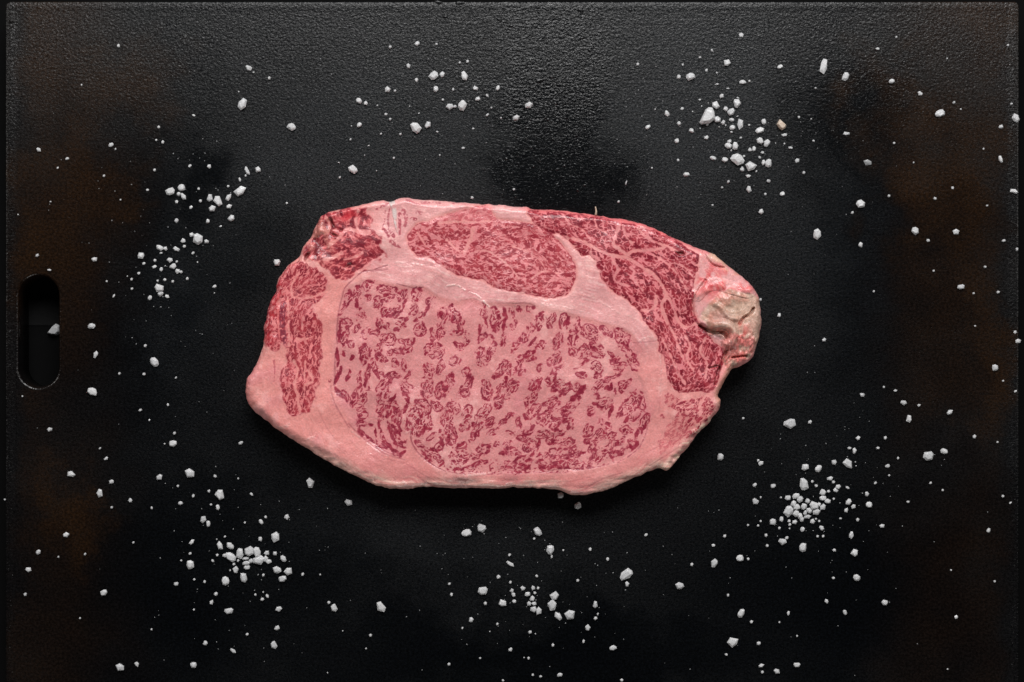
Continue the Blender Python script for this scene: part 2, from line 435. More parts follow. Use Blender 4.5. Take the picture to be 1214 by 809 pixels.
# ---- fibre direction field (degrees, up-right positive), and noise smeared along it
dirs = [(520, 270, 5), (560, 290, 0), (600, 270, -10), (640, 290, -20), (660, 310, -40), (600, 320, -20), (540, 310, -20), (650, 340, 10), (560, 250, 15),
        (650, 258, -20), (690, 268, -15), (720, 280, -30), (760, 290, -25), (790, 300, -20), (740, 320, -30), (770, 340, -45), (800, 330, -45),
        (810, 350, -60), (720, 320, -40), (755, 350, -30), (780, 375, -60), (800, 390, -75), (810, 420, -70), (800, 445, -60), (830, 440, 70), (845, 430, 75), (830, 460, 15),
        (820, 480, 35), (815, 505, 45), (795, 525, 40), (360, 400, 70), (360, 440, 85), (355, 470, 85), (335, 380, -85), (320, 390, 80), (370, 345, 35), (400, 300, -15),
        (440, 290, -35), (430, 260, 60), (400, 265, -60), (420, 315, 20), (375, 290, 60), (335, 345, 60)]
c2 = np.zeros(CX.shape); s2 = np.zeros(CX.shape)
for (a, b, an) in dirs:
    wgt = 1.0 / (((CX - a) ** 2 + (CY - b) ** 2) + 30.0) ** 1.3
    c2 += wgt * math.cos(2 * math.radians(an)); s2 += wgt * math.sin(2 * math.radians(an))
th = 0.5 * np.arctan2(up(s2), up(c2)) + 0.16 * gnoise(6)
vx = np.cos(th); vy = -np.sin(th)
def smear(a, L, st=0.7):
    acc = a.copy(); n = 1
    for sgn in (1, -1):
        px = X.copy(); py = Y.copy()
        for k in range(int(L / st)):
            ii = np.clip(((px - GX0) / G + .5).astype(np.int32), 0, nx - 1); jj = np.clip(((py - GY0) / G + .5).astype(np.int32), 0, ny - 1)
            px = px + sgn * st * vx[jj, ii]; py = py + sgn * st * vy[jj, ii]
            ii = np.clip(((px - GX0) / G + .5).astype(np.int32), 0, nx - 1); jj = np.clip(((py - GY0) / G + .5).astype(np.int32), 0, ny - 1)
            acc += a[jj, ii]; n += 1
    return acc / n
fibS = band(smear(gnoise(0.6), 1.8), 0.42, 1.9)
fibM = band(smear(gnoise(0.85), 2.6), 0.6, 3.0)
bund = band(smear(gnoise(1.6), 4.0), 1.6, 6.0)

# ---- marbling flecks of the eye muscle: islands read off the photograph
ISL = {
 (390, 325): [(410,65,30,25,0),(370,120,55,35,75),(270,190,75,35,70),(180,245,85,30,70),(360,235,50,28,45),(265,290,30,18,80),(470,265,58,50,60),(570,150,95,52,-10),(575,225,45,35,45),(700,200,75,35,55),(840,205,75,50,70),(975,265,50,35,60),(545,355,50,42,80),(640,330,45,22,30),(640,395,75,25,25),(725,300,60,15,70),(820,350,55,30,60),(890,385,100,25,40),(700,450,80,25,30),(690,520,75,22,30),(870,530,75,55,70),(300,400,75,35,85),(180,465,58,48,20),(270,530,45,30,45),(130,350,60,20,65),(490,470,65,35,80),(550,500,35,25,45),(430,560,45,35,0),(360,580,65,35,60),(140,600,80,45,75),(560,630,80,58,0),(750,655,80,35,0),(470,720,55,35,90),(590,755,35,30,0),(660,745,38,30,0),(750,740,60,40,30),(350,750,75,62,80),(205,675,40,30,-20),(145,745,55,15,90),(1085,420,105,42,80),(990,590,62,24,88),(1070,580,55,42,80),(1010,740,98,78,0),(95,560,95,13,88)],
 (530, 325): [(60,390,95,48,-70),(130,490,60,30,80),(115,570,75,25,10),(190,640,60,30,65),(110,700,55,35,-40),(350,360,78,32,-85),(370,470,55,20,-75),(310,530,60,12,85),(340,605,65,25,45),(430,600,30,12,-60),(445,420,100,33,-85),(497,450,75,25,85),(480,350,40,15,-60),(455,530,35,15,-65),(555,440,110,18,87),(620,360,45,28,-70),(695,345,35,20,85),(800,340,40,35,20),(640,485,55,22,70),(540,640,70,24,88),(885,460,90,35,75),(1000,450,75,35,70),(1110,450,78,38,75),(790,540,70,35,70),(740,610,60,35,65),(660,680,90,28,60),(830,640,75,15,40),(900,680,65,28,45),(1060,650,82,50,75),(1185,640,95,22,85),(1195,750,40,25,-60),(310,750,55,35,70),(440,720,70,28,75),(385,740,40,25,70),(780,775,80,18,35),(1050,790,50,25,0),(740,780,60,14,40)],
 (650, 370): [(190,110,55,14,80),(210,260,75,25,85),(280,130,80,22,80),(275,270,50,15,85),(235,380,42,35,0),(400,200,98,70,-35),(550,190,75,35,-50),(710,240,112,55,-50),(760,380,100,40,-45),(340,380,72,56,85),(460,340,62,35,-15),(465,410,65,35,-10),(600,400,50,25,-50),(640,460,50,25,20),(650,520,70,40,-40),(710,510,30,25,0),(820,500,75,48,-50),(70,450,65,45,35),(80,545,80,20,35),(310,510,90,15,35),(470,530,78,50,-40),(470,610,50,25,0),(310,610,70,25,0),(605,635,85,24,20),(500,710,80,60,50),(590,720,40,18,55),(740,680,62,42,20),(715,745,45,22,60),(635,765,35,20,80),(65,630,40,12,60),(120,660,35,25,30),(60,735,40,22,65),(150,740,60,45,50),(260,710,55,45,40),(300,760,70,18,45),(330,740,45,15,60),(450,750,35,30,0),(850,790,60,30,10)],
 (390, 410): [(80,110,100,18,88),(110,240,45,14,80),(70,330,70,18,80),(145,70,45,14,88),(220,115,35,15,60),(180,280,55,16,85),(345,90,95,50,80),(100,450,55,15,-50),(165,480,50,30,-60),(285,330,80,28,88),(370,260,90,25,75),(350,410,60,35,80),(240,500,90,22,80),(310,520,60,50,30),(315,640,60,55,0),(340,740,65,22,-20),(280,770,40,25,80),(510,130,60,35,-20),(450,220,100,22,-75),(510,260,45,22,60),(630,170,38,38,0),(720,190,55,28,-75),(620,290,75,30,5),(520,370,85,45,55),(575,370,70,28,70),(480,500,55,25,75),(560,460,55,25,85),(500,590,60,40,60),(610,560,40,35,0),(570,620,70,20,80),(600,510,70,15,50),(490,690,40,28,60),(760,290,70,25,60),(740,400,60,50,-30),(740,490,70,18,-55),(720,610,65,20,50),(630,660,60,30,85),(680,700,90,22,85),(640,760,60,40,70),(960,250,75,50,-70),(935,410,92,65,85),(920,340,30,25,0),(1070,210,75,35,75),(1180,300,45,18,-80),(1060,430,85,35,80),(1130,390,110,30,80),(1195,150,50,35,70),(830,650,110,60,65),(900,590,90,65,-50),(770,760,70,35,70),(930,720,90,50,-70),(1030,580,60,40,-50),(1130,680,90,50,75),(1170,560,60,25,35),(470,750,50,12,85),(570,770,40,15,80),(1190,780,35,25,-45)],
 (530, 410): [(345,120,98,62,-80),(75,150,55,40,25),(180,250,40,32,60),(165,380,130,28,65),(230,350,60,15,80),(175,460,45,35,50),(40,300,40,14,-80),(380,420,98,52,-80),(520,220,90,40,60),(465,300,28,22,60),(590,270,80,25,75),(520,390,60,30,45),(630,390,62,54,60),(580,470,55,25,75),(500,530,78,45,75),(710,160,110,25,60),(710,260,40,22,50),(820,130,55,22,35),(885,205,45,22,65),(1030,130,82,45,40),(1060,220,80,20,40),(970,340,50,25,-75),(840,360,75,50,50),(890,370,60,18,80),(810,510,92,42,50),(1040,390,65,30,60),(1140,410,70,45,50),(980,540,80,45,30),(835,630,85,42,55),(940,690,92,52,40),(690,740,60,28,-75),(750,680,45,18,-75),(60,590,70,60,-70),(190,640,78,45,80),(350,630,88,46,50),(270,730,60,25,75),(400,720,65,35,50),(180,770,42,40,0),(590,680,80,22,45),(540,740,50,28,30),(1160,620,75,45,30),(1060,740,80,40,30),(1150,700,50,35,30),(1190,760,50,25,50),(800,790,45,20,20)],
 (390, 490): [(330,100,75,25,-25),(290,150,85,20,-80),(340,220,90,25,-35),(440,190,40,12,-80),(470,300,85,28,-30),(510,220,70,14,-65),(570,320,90,18,-50),(640,380,70,28,-30),(610,230,110,20,-65),(680,230,85,22,-50),(680,300,75,22,-20),(650,110,80,30,-75),(570,130,60,14,-80),(700,390,40,18,50),(770,110,65,30,65),(840,150,70,45,-80),(910,160,50,18,70),(975,230,70,22,45),(1075,220,80,18,-85),(1160,230,80,45,-75),(1060,310,60,35,40),(870,290,50,25,-40),(990,390,80,50,-35),(1070,470,45,25,0),(1140,520,35,25,0),(1190,430,40,30,0),(930,410,70,14,-45)],
 (530, 490): [(180,140,50,42,60),(290,160,80,28,45),(245,235,50,25,60),(290,200,25,25,0),(400,100,50,40,50),(440,180,70,25,30),(130,330,65,35,10),(120,420,90,70,-20),(350,350,75,45,20),(470,300,32,28,0),(280,410,50,35,0),(345,475,55,25,10),(40,190,75,50,-60),(250,520,90,28,30),(120,540,80,14,0),(570,310,60,28,60),(620,370,75,40,0),(620,205,60,22,-10),(780,165,55,40,40),(710,240,70,35,-20),(780,300,70,60,40),(525,390,22,18,60),(680,430,80,14,25),(600,520,110,45,5),(770,450,50,25,20),(920,210,60,45,30),(1030,230,82,60,50),(870,310,60,18,60),(1160,300,80,40,30),(1030,390,70,40,15),(900,420,58,42,40),(1120,430,50,25,10),(1180,370,32,25,0),(900,480,50,30,0),(1030,490,60,30,10),(840,380,60,9,35),(700,520,60,40,10),(770,520,25,14,10),(980,520,90,14,10),(1150,470,60,20,10),(700,570,80,10,5)],
 (650, 460): [(60,170,60,25,30),(180,170,100,25,40),(130,60,50,20,60),(240,100,50,18,40),(320,60,60,20,60),(280,160,30,12,20),(180,230,60,22,30),(90,340,70,30,20),(180,290,45,35,50),(240,320,30,20,40),(200,365,30,18,30),(410,230,55,28,80),(460,150,30,15,-10),(540,150,80,50,30),(600,220,60,18,70),(470,80,40,20,-20),(780,170,130,60,40),(880,130,80,50,-70),(690,260,45,25,40),(850,270,60,22,50),(770,300,50,18,60),(935,320,78,40,65),(920,390,60,12,75),(510,320,40,30,-70),(570,370,45,35,-60),(380,410,60,45,60),(390,510,55,30,20),(490,460,70,45,30),(610,460,60,30,40),(750,410,70,38,-10),(860,440,60,18,88),(700,520,70,30,40),(810,520,55,35,60),(840,560,60,20,50),(600,570,90,40,45),(430,640,70,25,50),(520,650,90,30,45),(700,620,80,20,40),(620,630,60,35,45),(90,450,60,45,20),(70,500,60,25,30),(190,540,90,50,10),(60,620,80,35,10),(240,620,60,45,10),(140,670,50,25,20),(160,720,80,25,15),(50,730,60,20,0),(270,710,40,30,10),(360,740,60,25,30),(320,640,50,14,40),(420,580,50,30,50),(120,760,100,12,0),(240,770,90,8,0)],
}
ZK = 8.0933
wpx = gnoise(3.0) * 0.8 + gnoise(1.6) * 0.5 + gnoise(0.7) * 0.16; wpy = gnoise(3.0) * 0.8 + gnoise(1.6) * 0.5 + gnoise(0.7) * 0.16
n_gate = gnoise(1.5); n_in = band(rng.standard_normal((ny, nx)).astype(np.float32), 0.85, 2.7)
n_f = band(rng.standard_normal((ny, nx)).astype(np.float32), 0.45, 1.3)
def pebbles(sp, asp, seed, fx=None, fy=None, full=False):
    """fibre bundles cut across: anisotropic cells; returns distance to the cell wall (px) and a random value per cell"""
    r = np.random.default_rng(seed)
    fx = vx if fx is None else fx; fy = vy if fy is None else fy
    gw = int((GX1 - GX0) / sp) + 6; gh = int((GY1 - GY0) / sp) + 6
    jx = r.random((gh, gw)).astype(np.float32); jy = r.random((gh, gw)).astype(np.float32); rv = r.random((gh, gw)).astype(np.float32)
    xx = X + wpx * 1.1; yy = Y + wpy * 1.1
    ci = ((xx - GX0) / sp).astype(int) + 3; cj = ((yy - GY0) / sp).astype(int) + 3
    f1 = np.full(X.shape, 1e9, np.float32); f2 = f1.copy(); val = np.zeros(X.shape, np.float32); ccx = val.copy(); ccy = val.copy(); cu = val.copy(); cv = val.copy()
    for dj in range(-2, 3):
        for di in range(-2, 3):
            a = np.clip(ci + di, 0, gw - 1); b = np.clip(cj + dj, 0, gh - 1)
            dx = xx - ((a - 3 + jx[b, a]) * sp + GX0); dy = yy - ((b - 3 + jy[b, a]) * sp + GY0)
            u = (dx * fx + dy * fy) / asp; v = (-dx * fy + dy * fx) * asp ** .5
            d = np.sqrt(u * u + v * v)
            m = d < f1
            f2 = np.where(m, f1, np.minimum(f2, d)); val = np.where(m, rv[b, a], val); f1 = np.where(m, d, f1)
            if full:
                ccx = np.where(m, X - dx, ccx); ccy = np.where(m, Y - dy, ccy); cu = np.where(m, u, cu); cv = np.where(m, v, cv)
    if full: return (f2 - f1) * .5, val, ccx, ccy, cu, cv
    return (f2 - f1) * .5, val
e_c = np.zeros(CX.shape); e_s = np.zeros(CX.shape)
eye = np.zeros(X.shape, np.float32); inner = np.zeros(X.shape, np.float32)
for (ox, oy), lst in ISL.items():
    for (a, b, L, W, an) in lst:
        cx = ox + a / ZK; cy = oy + b / ZK; L = L / ZK * 1.07; W = W / ZK * 1.10
        r = max(L, W) + 3
        ia, ib = max(0, int((cx - r - GX0) / G)), min(nx, int((cx + r - GX0) / G) + 1)
        ja, jb = max(0, int((cy - r - GY0) / G)), min(ny, int((cy + r - GY0) / G) + 1)
        sl = (slice(ja, jb), slice(ia, ib))
        dx = X[sl] - cx + wpx[sl]; dy = Y[sl] - cy + wpy[sl]
        t = math.radians(an); ca, sa = math.cos(t), math.sin(t)
        bend = random.uniform(-0.05, 0.05)
        u = dx * ca - dy * sa; v_ = dx * sa + dy * ca
        v_ = v_ + bend * u * u / max(L, 2) * 2
        rr = np.sqrt((u / L) ** 2 + (v_ / W) ** 2) + 1e-4
        dist = (1 - rr) * np.minimum(W, L) * (0.55 + 0.45 * rr)          # px from the island's rim, roughly
        tw = min(1.15, max(0.7, W * 0.36))                             # stroke width of the dark rim
        a0 = random.uniform(0, 6.28)
        gap = np.cos(np.arctan2(v_ / W, u / L) - a0)                     # rim broken on one side
        gate = sstep(n_gate[sl] * 0.55 + 0.85 - 0.9 * sstep(gap, 0.45, 0.98), 0.1, 0.55)
        rim = sstep(dist, -0.35, 0.25) * (1 - sstep(dist, tw, tw + 0.55)) * gate
        if W < 2.9: rim = sstep(dist, -0.35, 0.3) * sstep(n_gate[sl] + 1.35, 0.2, 0.8)
        ins = sstep(dist, 0.2, 0.7)
        st = np.sin(v_ * (2 * math.pi / 3.1) + n_gate[sl] * 1.1 + a0 * 3)  # strands along the island
        fill = ins * sstep(0.70 * n_in[sl] + 0.85 * st, 0.30, 0.70)
        if W < 2.6: eye[sl] = np.maximum(eye[sl], rim * 0.95)
        else: eye[sl] = np.maximum(eye[sl], rim * 0.85 * sstep(n_gate[sl], -.7, .3))
        inner[sl] = np.maximum(inner[sl], sstep(dist, -0.6, 0.3))
        wg = 1.0 / ((CX - cx) ** 2 + (CY - cy) ** 2 + 12.0) ** 1.6 * max(L / W - .7, .15)
        e_c += wg * math.cos(2 * t); e_s += wg * math.sin(2 * t)
eth = 0.5 * np.arctan2(up(e_s), up(e_c)) + 0.12 * n_gate
ex, ey = np.cos(eth).astype(np.float32), -np.sin(eth).astype(np.float32)
env = blur(inner, 0.8)
pw, prv, pcx, pcy, pu, pv_ = pebbles(5.3, 1.75, 21, ex, ey, True)
ii = np.clip(((pcx - GX0) / G).astype(int), 0, nx - 1); jj = np.clip(((pcy - GY0) / G).astype(int), 0, ny - 1)
keep = sstep(env[jj, ii], 0.38, 0.56) * sstep(env, 0.20, 0.52)
ang = np.arctan2(pv_, pu); r2 = (prv * 7.13) % 1.0; r3 = (prv * 23.7) % 1.0
hollow = sstep(r2, 0.12, 0.3)
gapm = sstep(np.cos(ang - r3 * 6.283), 0.35, 0.85) * sstep(r2 * 1.7 % 1.0, 0.2, 0.4)
wv_ = pw + 0.05 * n_f + 0.08 * n_gate
ring = sstep(wv_, 0.24, 0.50) * (1 - hollow * sstep(wv_, 1.15, 1.6) * (0.75 + .25 * sstep(n_f, -.5, .5))) * (1 - 0.95 * gapm)
eye = np.maximum(eye, keep * ring)
eye *= sstep(d_eye, -2.5, -0.5)
near = blur(inner, 2.6)
eye = np.maximum(eye, 0.75 * sstep(n_in + .3 * n_f, 1.7, 2.1) * sstep(near, .12, .4) * sstep(d_eye, 0, 2))
# fine crumbs along the lower border of the eye
crumb = sstep(n_in + 0.4 * n_gate, 0.75, 1.25) * sstep(Y, 538, 556) * sstep(d_eye, 0, 1.5) * 0.85
crumb = crumb * sstep(X, 500, 540)
eye = np.maximum(eye, crumb)

# ---- marbling of the other muscles
def veins(lst, soft=0.8):
    v = np.zeros(X.shape, np.float32)
    for pts, w0, w1 in lst:
        D, T = line_d(pts)
        wv = (w0 + (w1 - w0) * T) * 0.5 + 0.45 * n_gate
        v = np.maximum(v, 1 - sstep(D, wv - soft, wv + soft))
    return v
V_oval = veins([([(561, 271), (559, 280), (555, 290), (551, 300)], 6, 4), ([(530, 285), (538, 293), (546, 300)], 3, 3), ([(560, 300), (575, 297), (588, 304), (604, 316), (615, 330)], 3.0, 1.5),
                ([(607, 292), (625, 298), (640, 309), (646, 318)], 2.2, 1), ([(520, 265), (540, 263), (565, 264), (580, 262)], 3.5, 3.5), ([(505, 292), (500, 284), (495, 276)], 2.5, 2), ([(630, 330), (645, 322), (665, 325)], 2.5, 2)])
V_cap = veins([([(645, 277), (662, 280), (690, 286), (700, 292), (712, 298), (725, 303), (743, 306), (753, 312), (769, 322), (779, 331), (787, 342), (789, 352), (785, 361), (787, 373), (792, 384)], 3.2, 4.6),
               ([(734, 261), (733, 271), (729, 280), (727, 290), (736, 297), (744, 303)], 5, 3), ([(742, 304), (750, 298), (764, 297), (778, 296), (791, 292)], 4, 3),
               ([(738, 268), (742, 280), (748, 288)], 2.5, 2), ([(755, 270), (770, 284), (790, 292), (806, 300)], 3, 3), ([(778, 352), (777, 362), (770, 368), (762, 368)], 4, 3.5),
               ([(701, 295), (700, 303), (706, 312)], 3, 2), ([(727, 312), (732, 320), (728, 330), (733, 336), (744, 338)], 3, 2.5), ([(748, 318), (752, 322), (750, 330), (762, 344)], 3, 2.5),
               ([(790, 350), (797, 362), (803, 378), (812, 388), (826, 384)], 3.5, 3), ([(792, 384), (800, 398), (806, 416), (812, 430)], 2.2, 1.5), ([(786, 404), (794, 420), (803, 440), (812, 456)], 2.6, 2.4),
               ([(812, 398), (818, 410), (814, 424), (822, 440)], 2.5, 2), ([(836, 402), (830, 416), (838, 430), (836, 448)], 3, 2.5), ([(681, 283), (689, 285), (700, 293)], 3, 3), ([(705, 260), (708, 270), (718, 276)], 2, 1.5), ([(668, 255), (676, 266), (690, 272), (700, 284)], 2, 1.5),
               ([(800, 312), (812, 318), (822, 330)], 2, 1.6), ([(776, 304), (792, 314), (806, 330), (814, 346)], 1.8, 1.5)])
V_left = veins([([(341, 352), (342, 380), (343, 410)], 2.6, 2.0), ([(330, 350), (330, 380), (332, 404)], 2.4, 2), ([(388, 345), (372, 352), (356, 354), (346, 352)], 2.5, 2), ([(352, 402), (362, 402), (372, 398)], 1.6, 1.6),
                ([(348, 428), (353, 440), (349, 455), (353, 470), (356, 490)], 3, 3), ([(366, 440), (371, 452), (362, 456)], 4, 3), ([(362, 428), (361, 445), (361, 470)], 1.5, 1.5), ([(355, 322), (345, 340), (348, 352)], 2, 2), ([(372, 362), (360, 378), (358, 390)], 2, 1.6), ([(342, 372), (350, 366), (360, 352)], 1.6, 1.6)])
V_cor = veins([([(438, 276), (425, 275), (412, 272), (402, 282), (390, 292)], 5, 4), ([(425, 250), (422, 262), (424, 272)], 3, 3), ([(405, 300), (395, 306), (384, 308)], 5, 4), ([(430, 300), (418, 306), (408, 308)], 3, 2), ([(455, 303), (440, 312), (424, 324)], 3, 3), ([(386, 258), (391, 266), (389, 276)], 4, 3)])

pebA, pvA = pebbles(5.0, 1.6, 11)
pebB, pvB = pebbles(3.5, 1.8, 12)
wvar = 0.16 * fibM
m_oval = sstep(pebB + 1.1 * wvar + .10 * bund, 0.12, 0.34) * sstep(pvB, 0.08, 0.14) * (0.35 + 0.65 * sstep(0.5 * fibM + 0.7 * bund, -1.8, -0.7)) * (1 - V_oval) * sstep(d_oval, -0.6, 0.8)
top_ext = sstep(-(Y - 262), -2, 3)
m_oval *= 1 - 0.45 * top_ext
m_cap = sstep(pebA + 1.0 * wvar + .10 * bund, 0.14, 0.38) * sstep(pvA, 0.03, 0.08) * (0.6 + 0.4 * sstep(n_in + .5 * bund, -1.8, -.6)) * (1 - 0.97 * V_cap) * sstep(d_cap, -0.6, 0.8)
m_low = sstep(pebB + wvar, 0.15, 0.5) * sstep(0.9 * fibM + 0.5 * bund, -1.0, -0.2) * sstep(d_low, -0.5, 1.2) * (0.45 + 0.55 * sstep(X + (Y - 500) * -0.6, 792, 822))
m_left = sstep(pebB + wvar, 0.06, 0.38) * sstep(pvB, 0.06, 0.14) * (0.3 + 0.7 * sstep(0.5 * fibM + 0.7 * bund, -1.9, -0.9)) * (1 - 0.95 * V_left) * sstep(d_left, -1.6, 2.0)
m_cor = sstep(pebA + 1.3 * wvar + .15 * bund, 0.05, 0.42) * (0.45 + 0.55 * sstep(0.6 * fibM + 0.7 * bund, -1.6, -.2)) * (1 - 0.9 * V_cor) * sstep(d_cor, -1.5, 2.5)
# thin dark sheath round the oval and the cap's inner border
sheath = np.exp(-((d_oval - 0.5) / 0.6) ** 2) * sstep(Y, 262, 280) * sstep(n_gate + 1.2, 0, 1) * 0.75
sheath = np.maximum(sheath, np.exp(-((d_cap - 0.6) / 0.6) ** 2) * 0.65 * sstep(n_gate + 0.8, 0, 1) * (d_knob < -3))
sheath = np.maximum(sheath, np.exp(-((d_left - 0.6) / 0.7) ** 2) * 0.6 * sstep(n_gate + 0.6, 0, 1) * sstep(Y, 405, 425))
eyerim = np.exp(-((d_eye - 0.6) / 0.6) ** 2) * 0.6 * sstep(Y, 500, 525) * sstep(n_gate + 0.6, 0, 1)
stray = np.zeros(X.shape, np.float32)
for pts, w0, w1, g in [([(457, 250), (456, 262), (454, 270)], 1.5, 1, .6), ([(462, 248), (460, 258), (461, 270), (463, 279)], 2.5, 2, .7), ([(455, 272), (459, 277), (461, 281)], 3.5, 3, .9), ([(465, 277), (467, 281)], 4, 3, .9),
                    ([(464, 287), (470, 291), (475, 294)], 5, 1.5, .7), ([(474, 254), (474, 266), (474, 278)], 4, 3, .8), ([(478, 250), (482, 260), (480, 268)], 5, 3, .6), ([(488, 259), (493, 260)], 3, 3, .8), ([(495, 252), (499, 253)], 4, 4, .5),
                    ([(447, 248), (455, 244), (461, 242)], 3, 2, .6), ([(482, 237), (492, 241), (498, 243)], 3, 2, .45), ([(500, 241), (512, 240), (522, 241)], 3, 2, .5), ([(537, 241), (541, 240)], 2.5, 2, .6), ([(391, 452), (391, 451)], 3.5, 3.5, 1.0),
                    ([(325, 428), (326, 440), (325, 452)], 1.6, 0.6, .5), ([(785, 493), (787, 494)], 4, 4, .7), ([(820, 474), (822, 476)], 3, 3, .5)]:
    D, T = line_d(pts)
    wv = (w0 + (w1 - w0) * T) * .5 + 0.3 * n_gate
    stray = np.maximum(stray, g * (1 - sstep(D, wv - .6, wv + .6)) * sstep(n_in + 1.4, 0, 1))

# ---- dark creases (cut) and pale ridges, with white highlight lines painted among them
crease = np.zeros(X.shape, np.float32)
for pts, w0, w1, g in [([(459, 315), (450, 318), (442, 321), (430, 323), (420, 331), (409, 342), (406, 352), (402, 368), (400, 385), (399, 400), (400, 408)], 1.3, 1.0, .85),
                    ([(459, 320), (448, 321), (440, 322)], 2.2, 1.5, .6), ([(399, 414), (397, 430), (397, 448), (396, 458)], 1.4, 1.2, .8), ([(392, 458), (394, 470), (399, 482), (406, 495), (414, 508)], 1.6, 1, .6),
                    ([(471, 337), (478, 339), (486, 341), (494, 342), (502, 341)], 1.2, .8, .8), ([(413, 503), (430, 520), (444, 531), (458, 539), (474, 544)], 1.1, 1.4, .55), ([(487, 512), (488, 524), (493, 534), (502, 543), (514, 552), (528, 559)], 1.5, 1.1, .8),
                    ([(445, 527), (456, 535), (468, 541), (480, 546)], .9, .9, .5), ([(607, 361), (615, 360), (625, 360), (634, 363)], .8, .8, .6), ([(751, 407), (764, 406), (777, 405)], 1.0, .8, .5), ([(784, 420), (784, 440), (783, 460), (781, 490)], .8, .6, .25),
                    ([(700, 556), (690, 557), (668, 556), (655, 558), (640, 561)], 1.0, .8, .5), ([(768, 500), (766, 514), (758, 530), (744, 543)], 1.1, .9, .5), ([(460, 545), (480, 550), (500, 562), (515, 570)], 1.2, .8, .3), ([(495, 565), (506, 573), (525, 577), (560, 577)], 1.6, 1.6, .45),
                    ([(380, 492), (386, 505), (395, 518), (402, 525)], .9, .7, .3), ([(755, 545), (770, 535), (785, 528), (800, 522)], 1.2, 1, .35), ([(770, 553), (782, 545), (795, 537), (806, 530)], 1.4, 1, .45), ([(694, 580), (705, 573), (720, 566), (738, 561)], 1.5, 1, .4), ([(640, 573), (660, 572), (680, 570), (700, 566)], 1, .8, .25),
                    ([(365, 516), (370, 517), (377, 519)], 1, .8, .2)]:
    D, T = line_d(pts)
    wv = (w0 + (w1 - w0) * T) * .5
    crease = np.maximum(crease, g * (1 - sstep(D, wv * .4, wv + .75)) * (0.7 + 0.3 * sstep(n_gate, -.8, .5)))
ridge = np.zeros(X.shape, np.float32)
for pts, w0, w1, g in [([(530, 339), (541, 338), (548, 342), (556, 347), (565, 350), (572, 356), (580, 364)], 1.4, 1.2, .8), ([(470, 311), (480, 312), (490, 313), (500, 315)], 2.5, 1.5, .55), ([(602, 346), (612, 348), (625, 346)], 2, 1.5, .35),
                    ([(640, 360), (660, 363), (680, 367), (700, 372)], 2, 1.5, .35), ([(690, 347), (700, 352), (712, 358), (722, 364), (735, 372)], 3, 2, .35), ([(413, 508), (430, 522), (444, 533), (460, 541)], 1.2, 1.6, .4), ([(486, 511), (484, 511), (482, 513)], 2.5, 1.5, .5), ([(550, 563), (565, 563), (580, 562)], 3, 2.5, .5),
                    ([(757, 405), (768, 399), (778, 403)], 3, 2, .4), ([(782, 420), (784, 440), (782, 470)], 1.4, 1, .4), ([(590, 578), (600, 574), (610, 572)], 2.4, 1.2, .6), ([(330, 508), (337, 506), (344, 503)], 5, 4, .4), ([(366, 520), (372, 518), (378, 515)], 2, 1.4, .5),
                    ([(450, 556), (456, 559)], 2, 2, .4), ([(478, 571), (484, 576)], 3, 2, .5), ([(395, 543), (410, 552), (425, 562)], 3, 4, .3)]:
    D, T = line_d(pts)
    wv = (w0 + (w1 - w0) * T) * .5
    ridge = np.maximum(ridge, g * (1 - sstep(D, wv * .3, wv + 1.0)) * sstep(gnoise(1.0) + 0.9, 0, 1))
Dsin, Tsin = line_d([(463, 236), (466.5, 245), (468, 255), (468.5, 263), (470, 272), (474, 282)])
wsin = np.where(Tsin < .2, 3.2, 3.2 - 3.4 * (Tsin - .2) / .8) + 0.25 * n_gate
sinew = 1 - sstep(Dsin, wsin - .7, wsin + .5)

# ------------------------------------------------------------------ colours (albedo, written as sRGB and converted)
def C(r, g, b): return np.array([r, g, b], np.float32) / 255.0
low1 = gnoise(14); low2 = gnoise(7); mid = gnoise(2.4); fine = gnoise(0.6)
strk = gnoise(5.0, 0.7)
tx, ty = np.gradient(blur(d_eye, 4.0))[::-1]
tl = np.hypot(tx, ty) + 1e-6
_vx, _vy = vx, vy
vx, vy = (-ty / tl).astype(np.float32), (tx / tl).astype(np.float32)
fstr = band(smear(gnoise(0.6), 9.0, 1.0), 0.4, 2.6); fstr2 = band(smear(gnoise(1.5), 16.0, 1.0), 1.0, 6.0)
vx, vy = _vx, _vy
fat = np.broadcast_to(C(222, 147, 144), X.shape + (3,)).copy()
fat = lerp(fat, C(214, 143, 143), 0.85 * sstep(d_eye, -4, 6))                           # cooler intramuscular fat
fat = lerp(fat, C(226, 148, 141), 0.6 * sstep(-(X - 470), 0, 90) * sstep(-d_eye, 0, 6))  # salmon fat at the left and top
fat = lerp(fat, C(226, 155, 150), 0.5 * sstep(-(Y - 285), 0, 35) * (1 - sstep(X, 620, 690)))
seam = sstep(-d_eye, 0, 4) * sstep(-d_oval, 0, 4) * sstep(-d_cap, 0, 4) * sstep(X, 410, 470) * (1 - sstep(Y, 390, 440))
fat = lerp(fat, C(223, 164, 164), 0.8 * seam)
fat = lerp(fat, C(206, 126, 132), 0.32 * sstep(low2, 0.5, 2.1))
fat = lerp(fat, C(236, 186, 180), 0.42 * sstep(low1 + .5 * mid, 0.4, 2.0))
fat = lerp(fat, C(240, 202, 196), 0.55 * seam * sstep(fstr + .5 * mid + .6 * low2, 0.9, 2.4))
outer = sstep(-d_eye, 0, 3) * sstep(-d_oval, 0, 2) * sstep(-d_cap, 0, 2) * sstep(-d_left, 0, 2) * sstep(-d_cor, 0, 3) * (0.35 + 0.65 * sstep(low2, -.6, 1.2))
fat = lerp(fat, C(196, 108, 112), 0.30 * outer * sstep(fstr2 + .5 * fstr, .6, 2.4))
fat = lerp(fat, C(236, 184, 174), 0.34 * outer * sstep(.8 * fstr + .6 * fstr2, .7, 2.4))
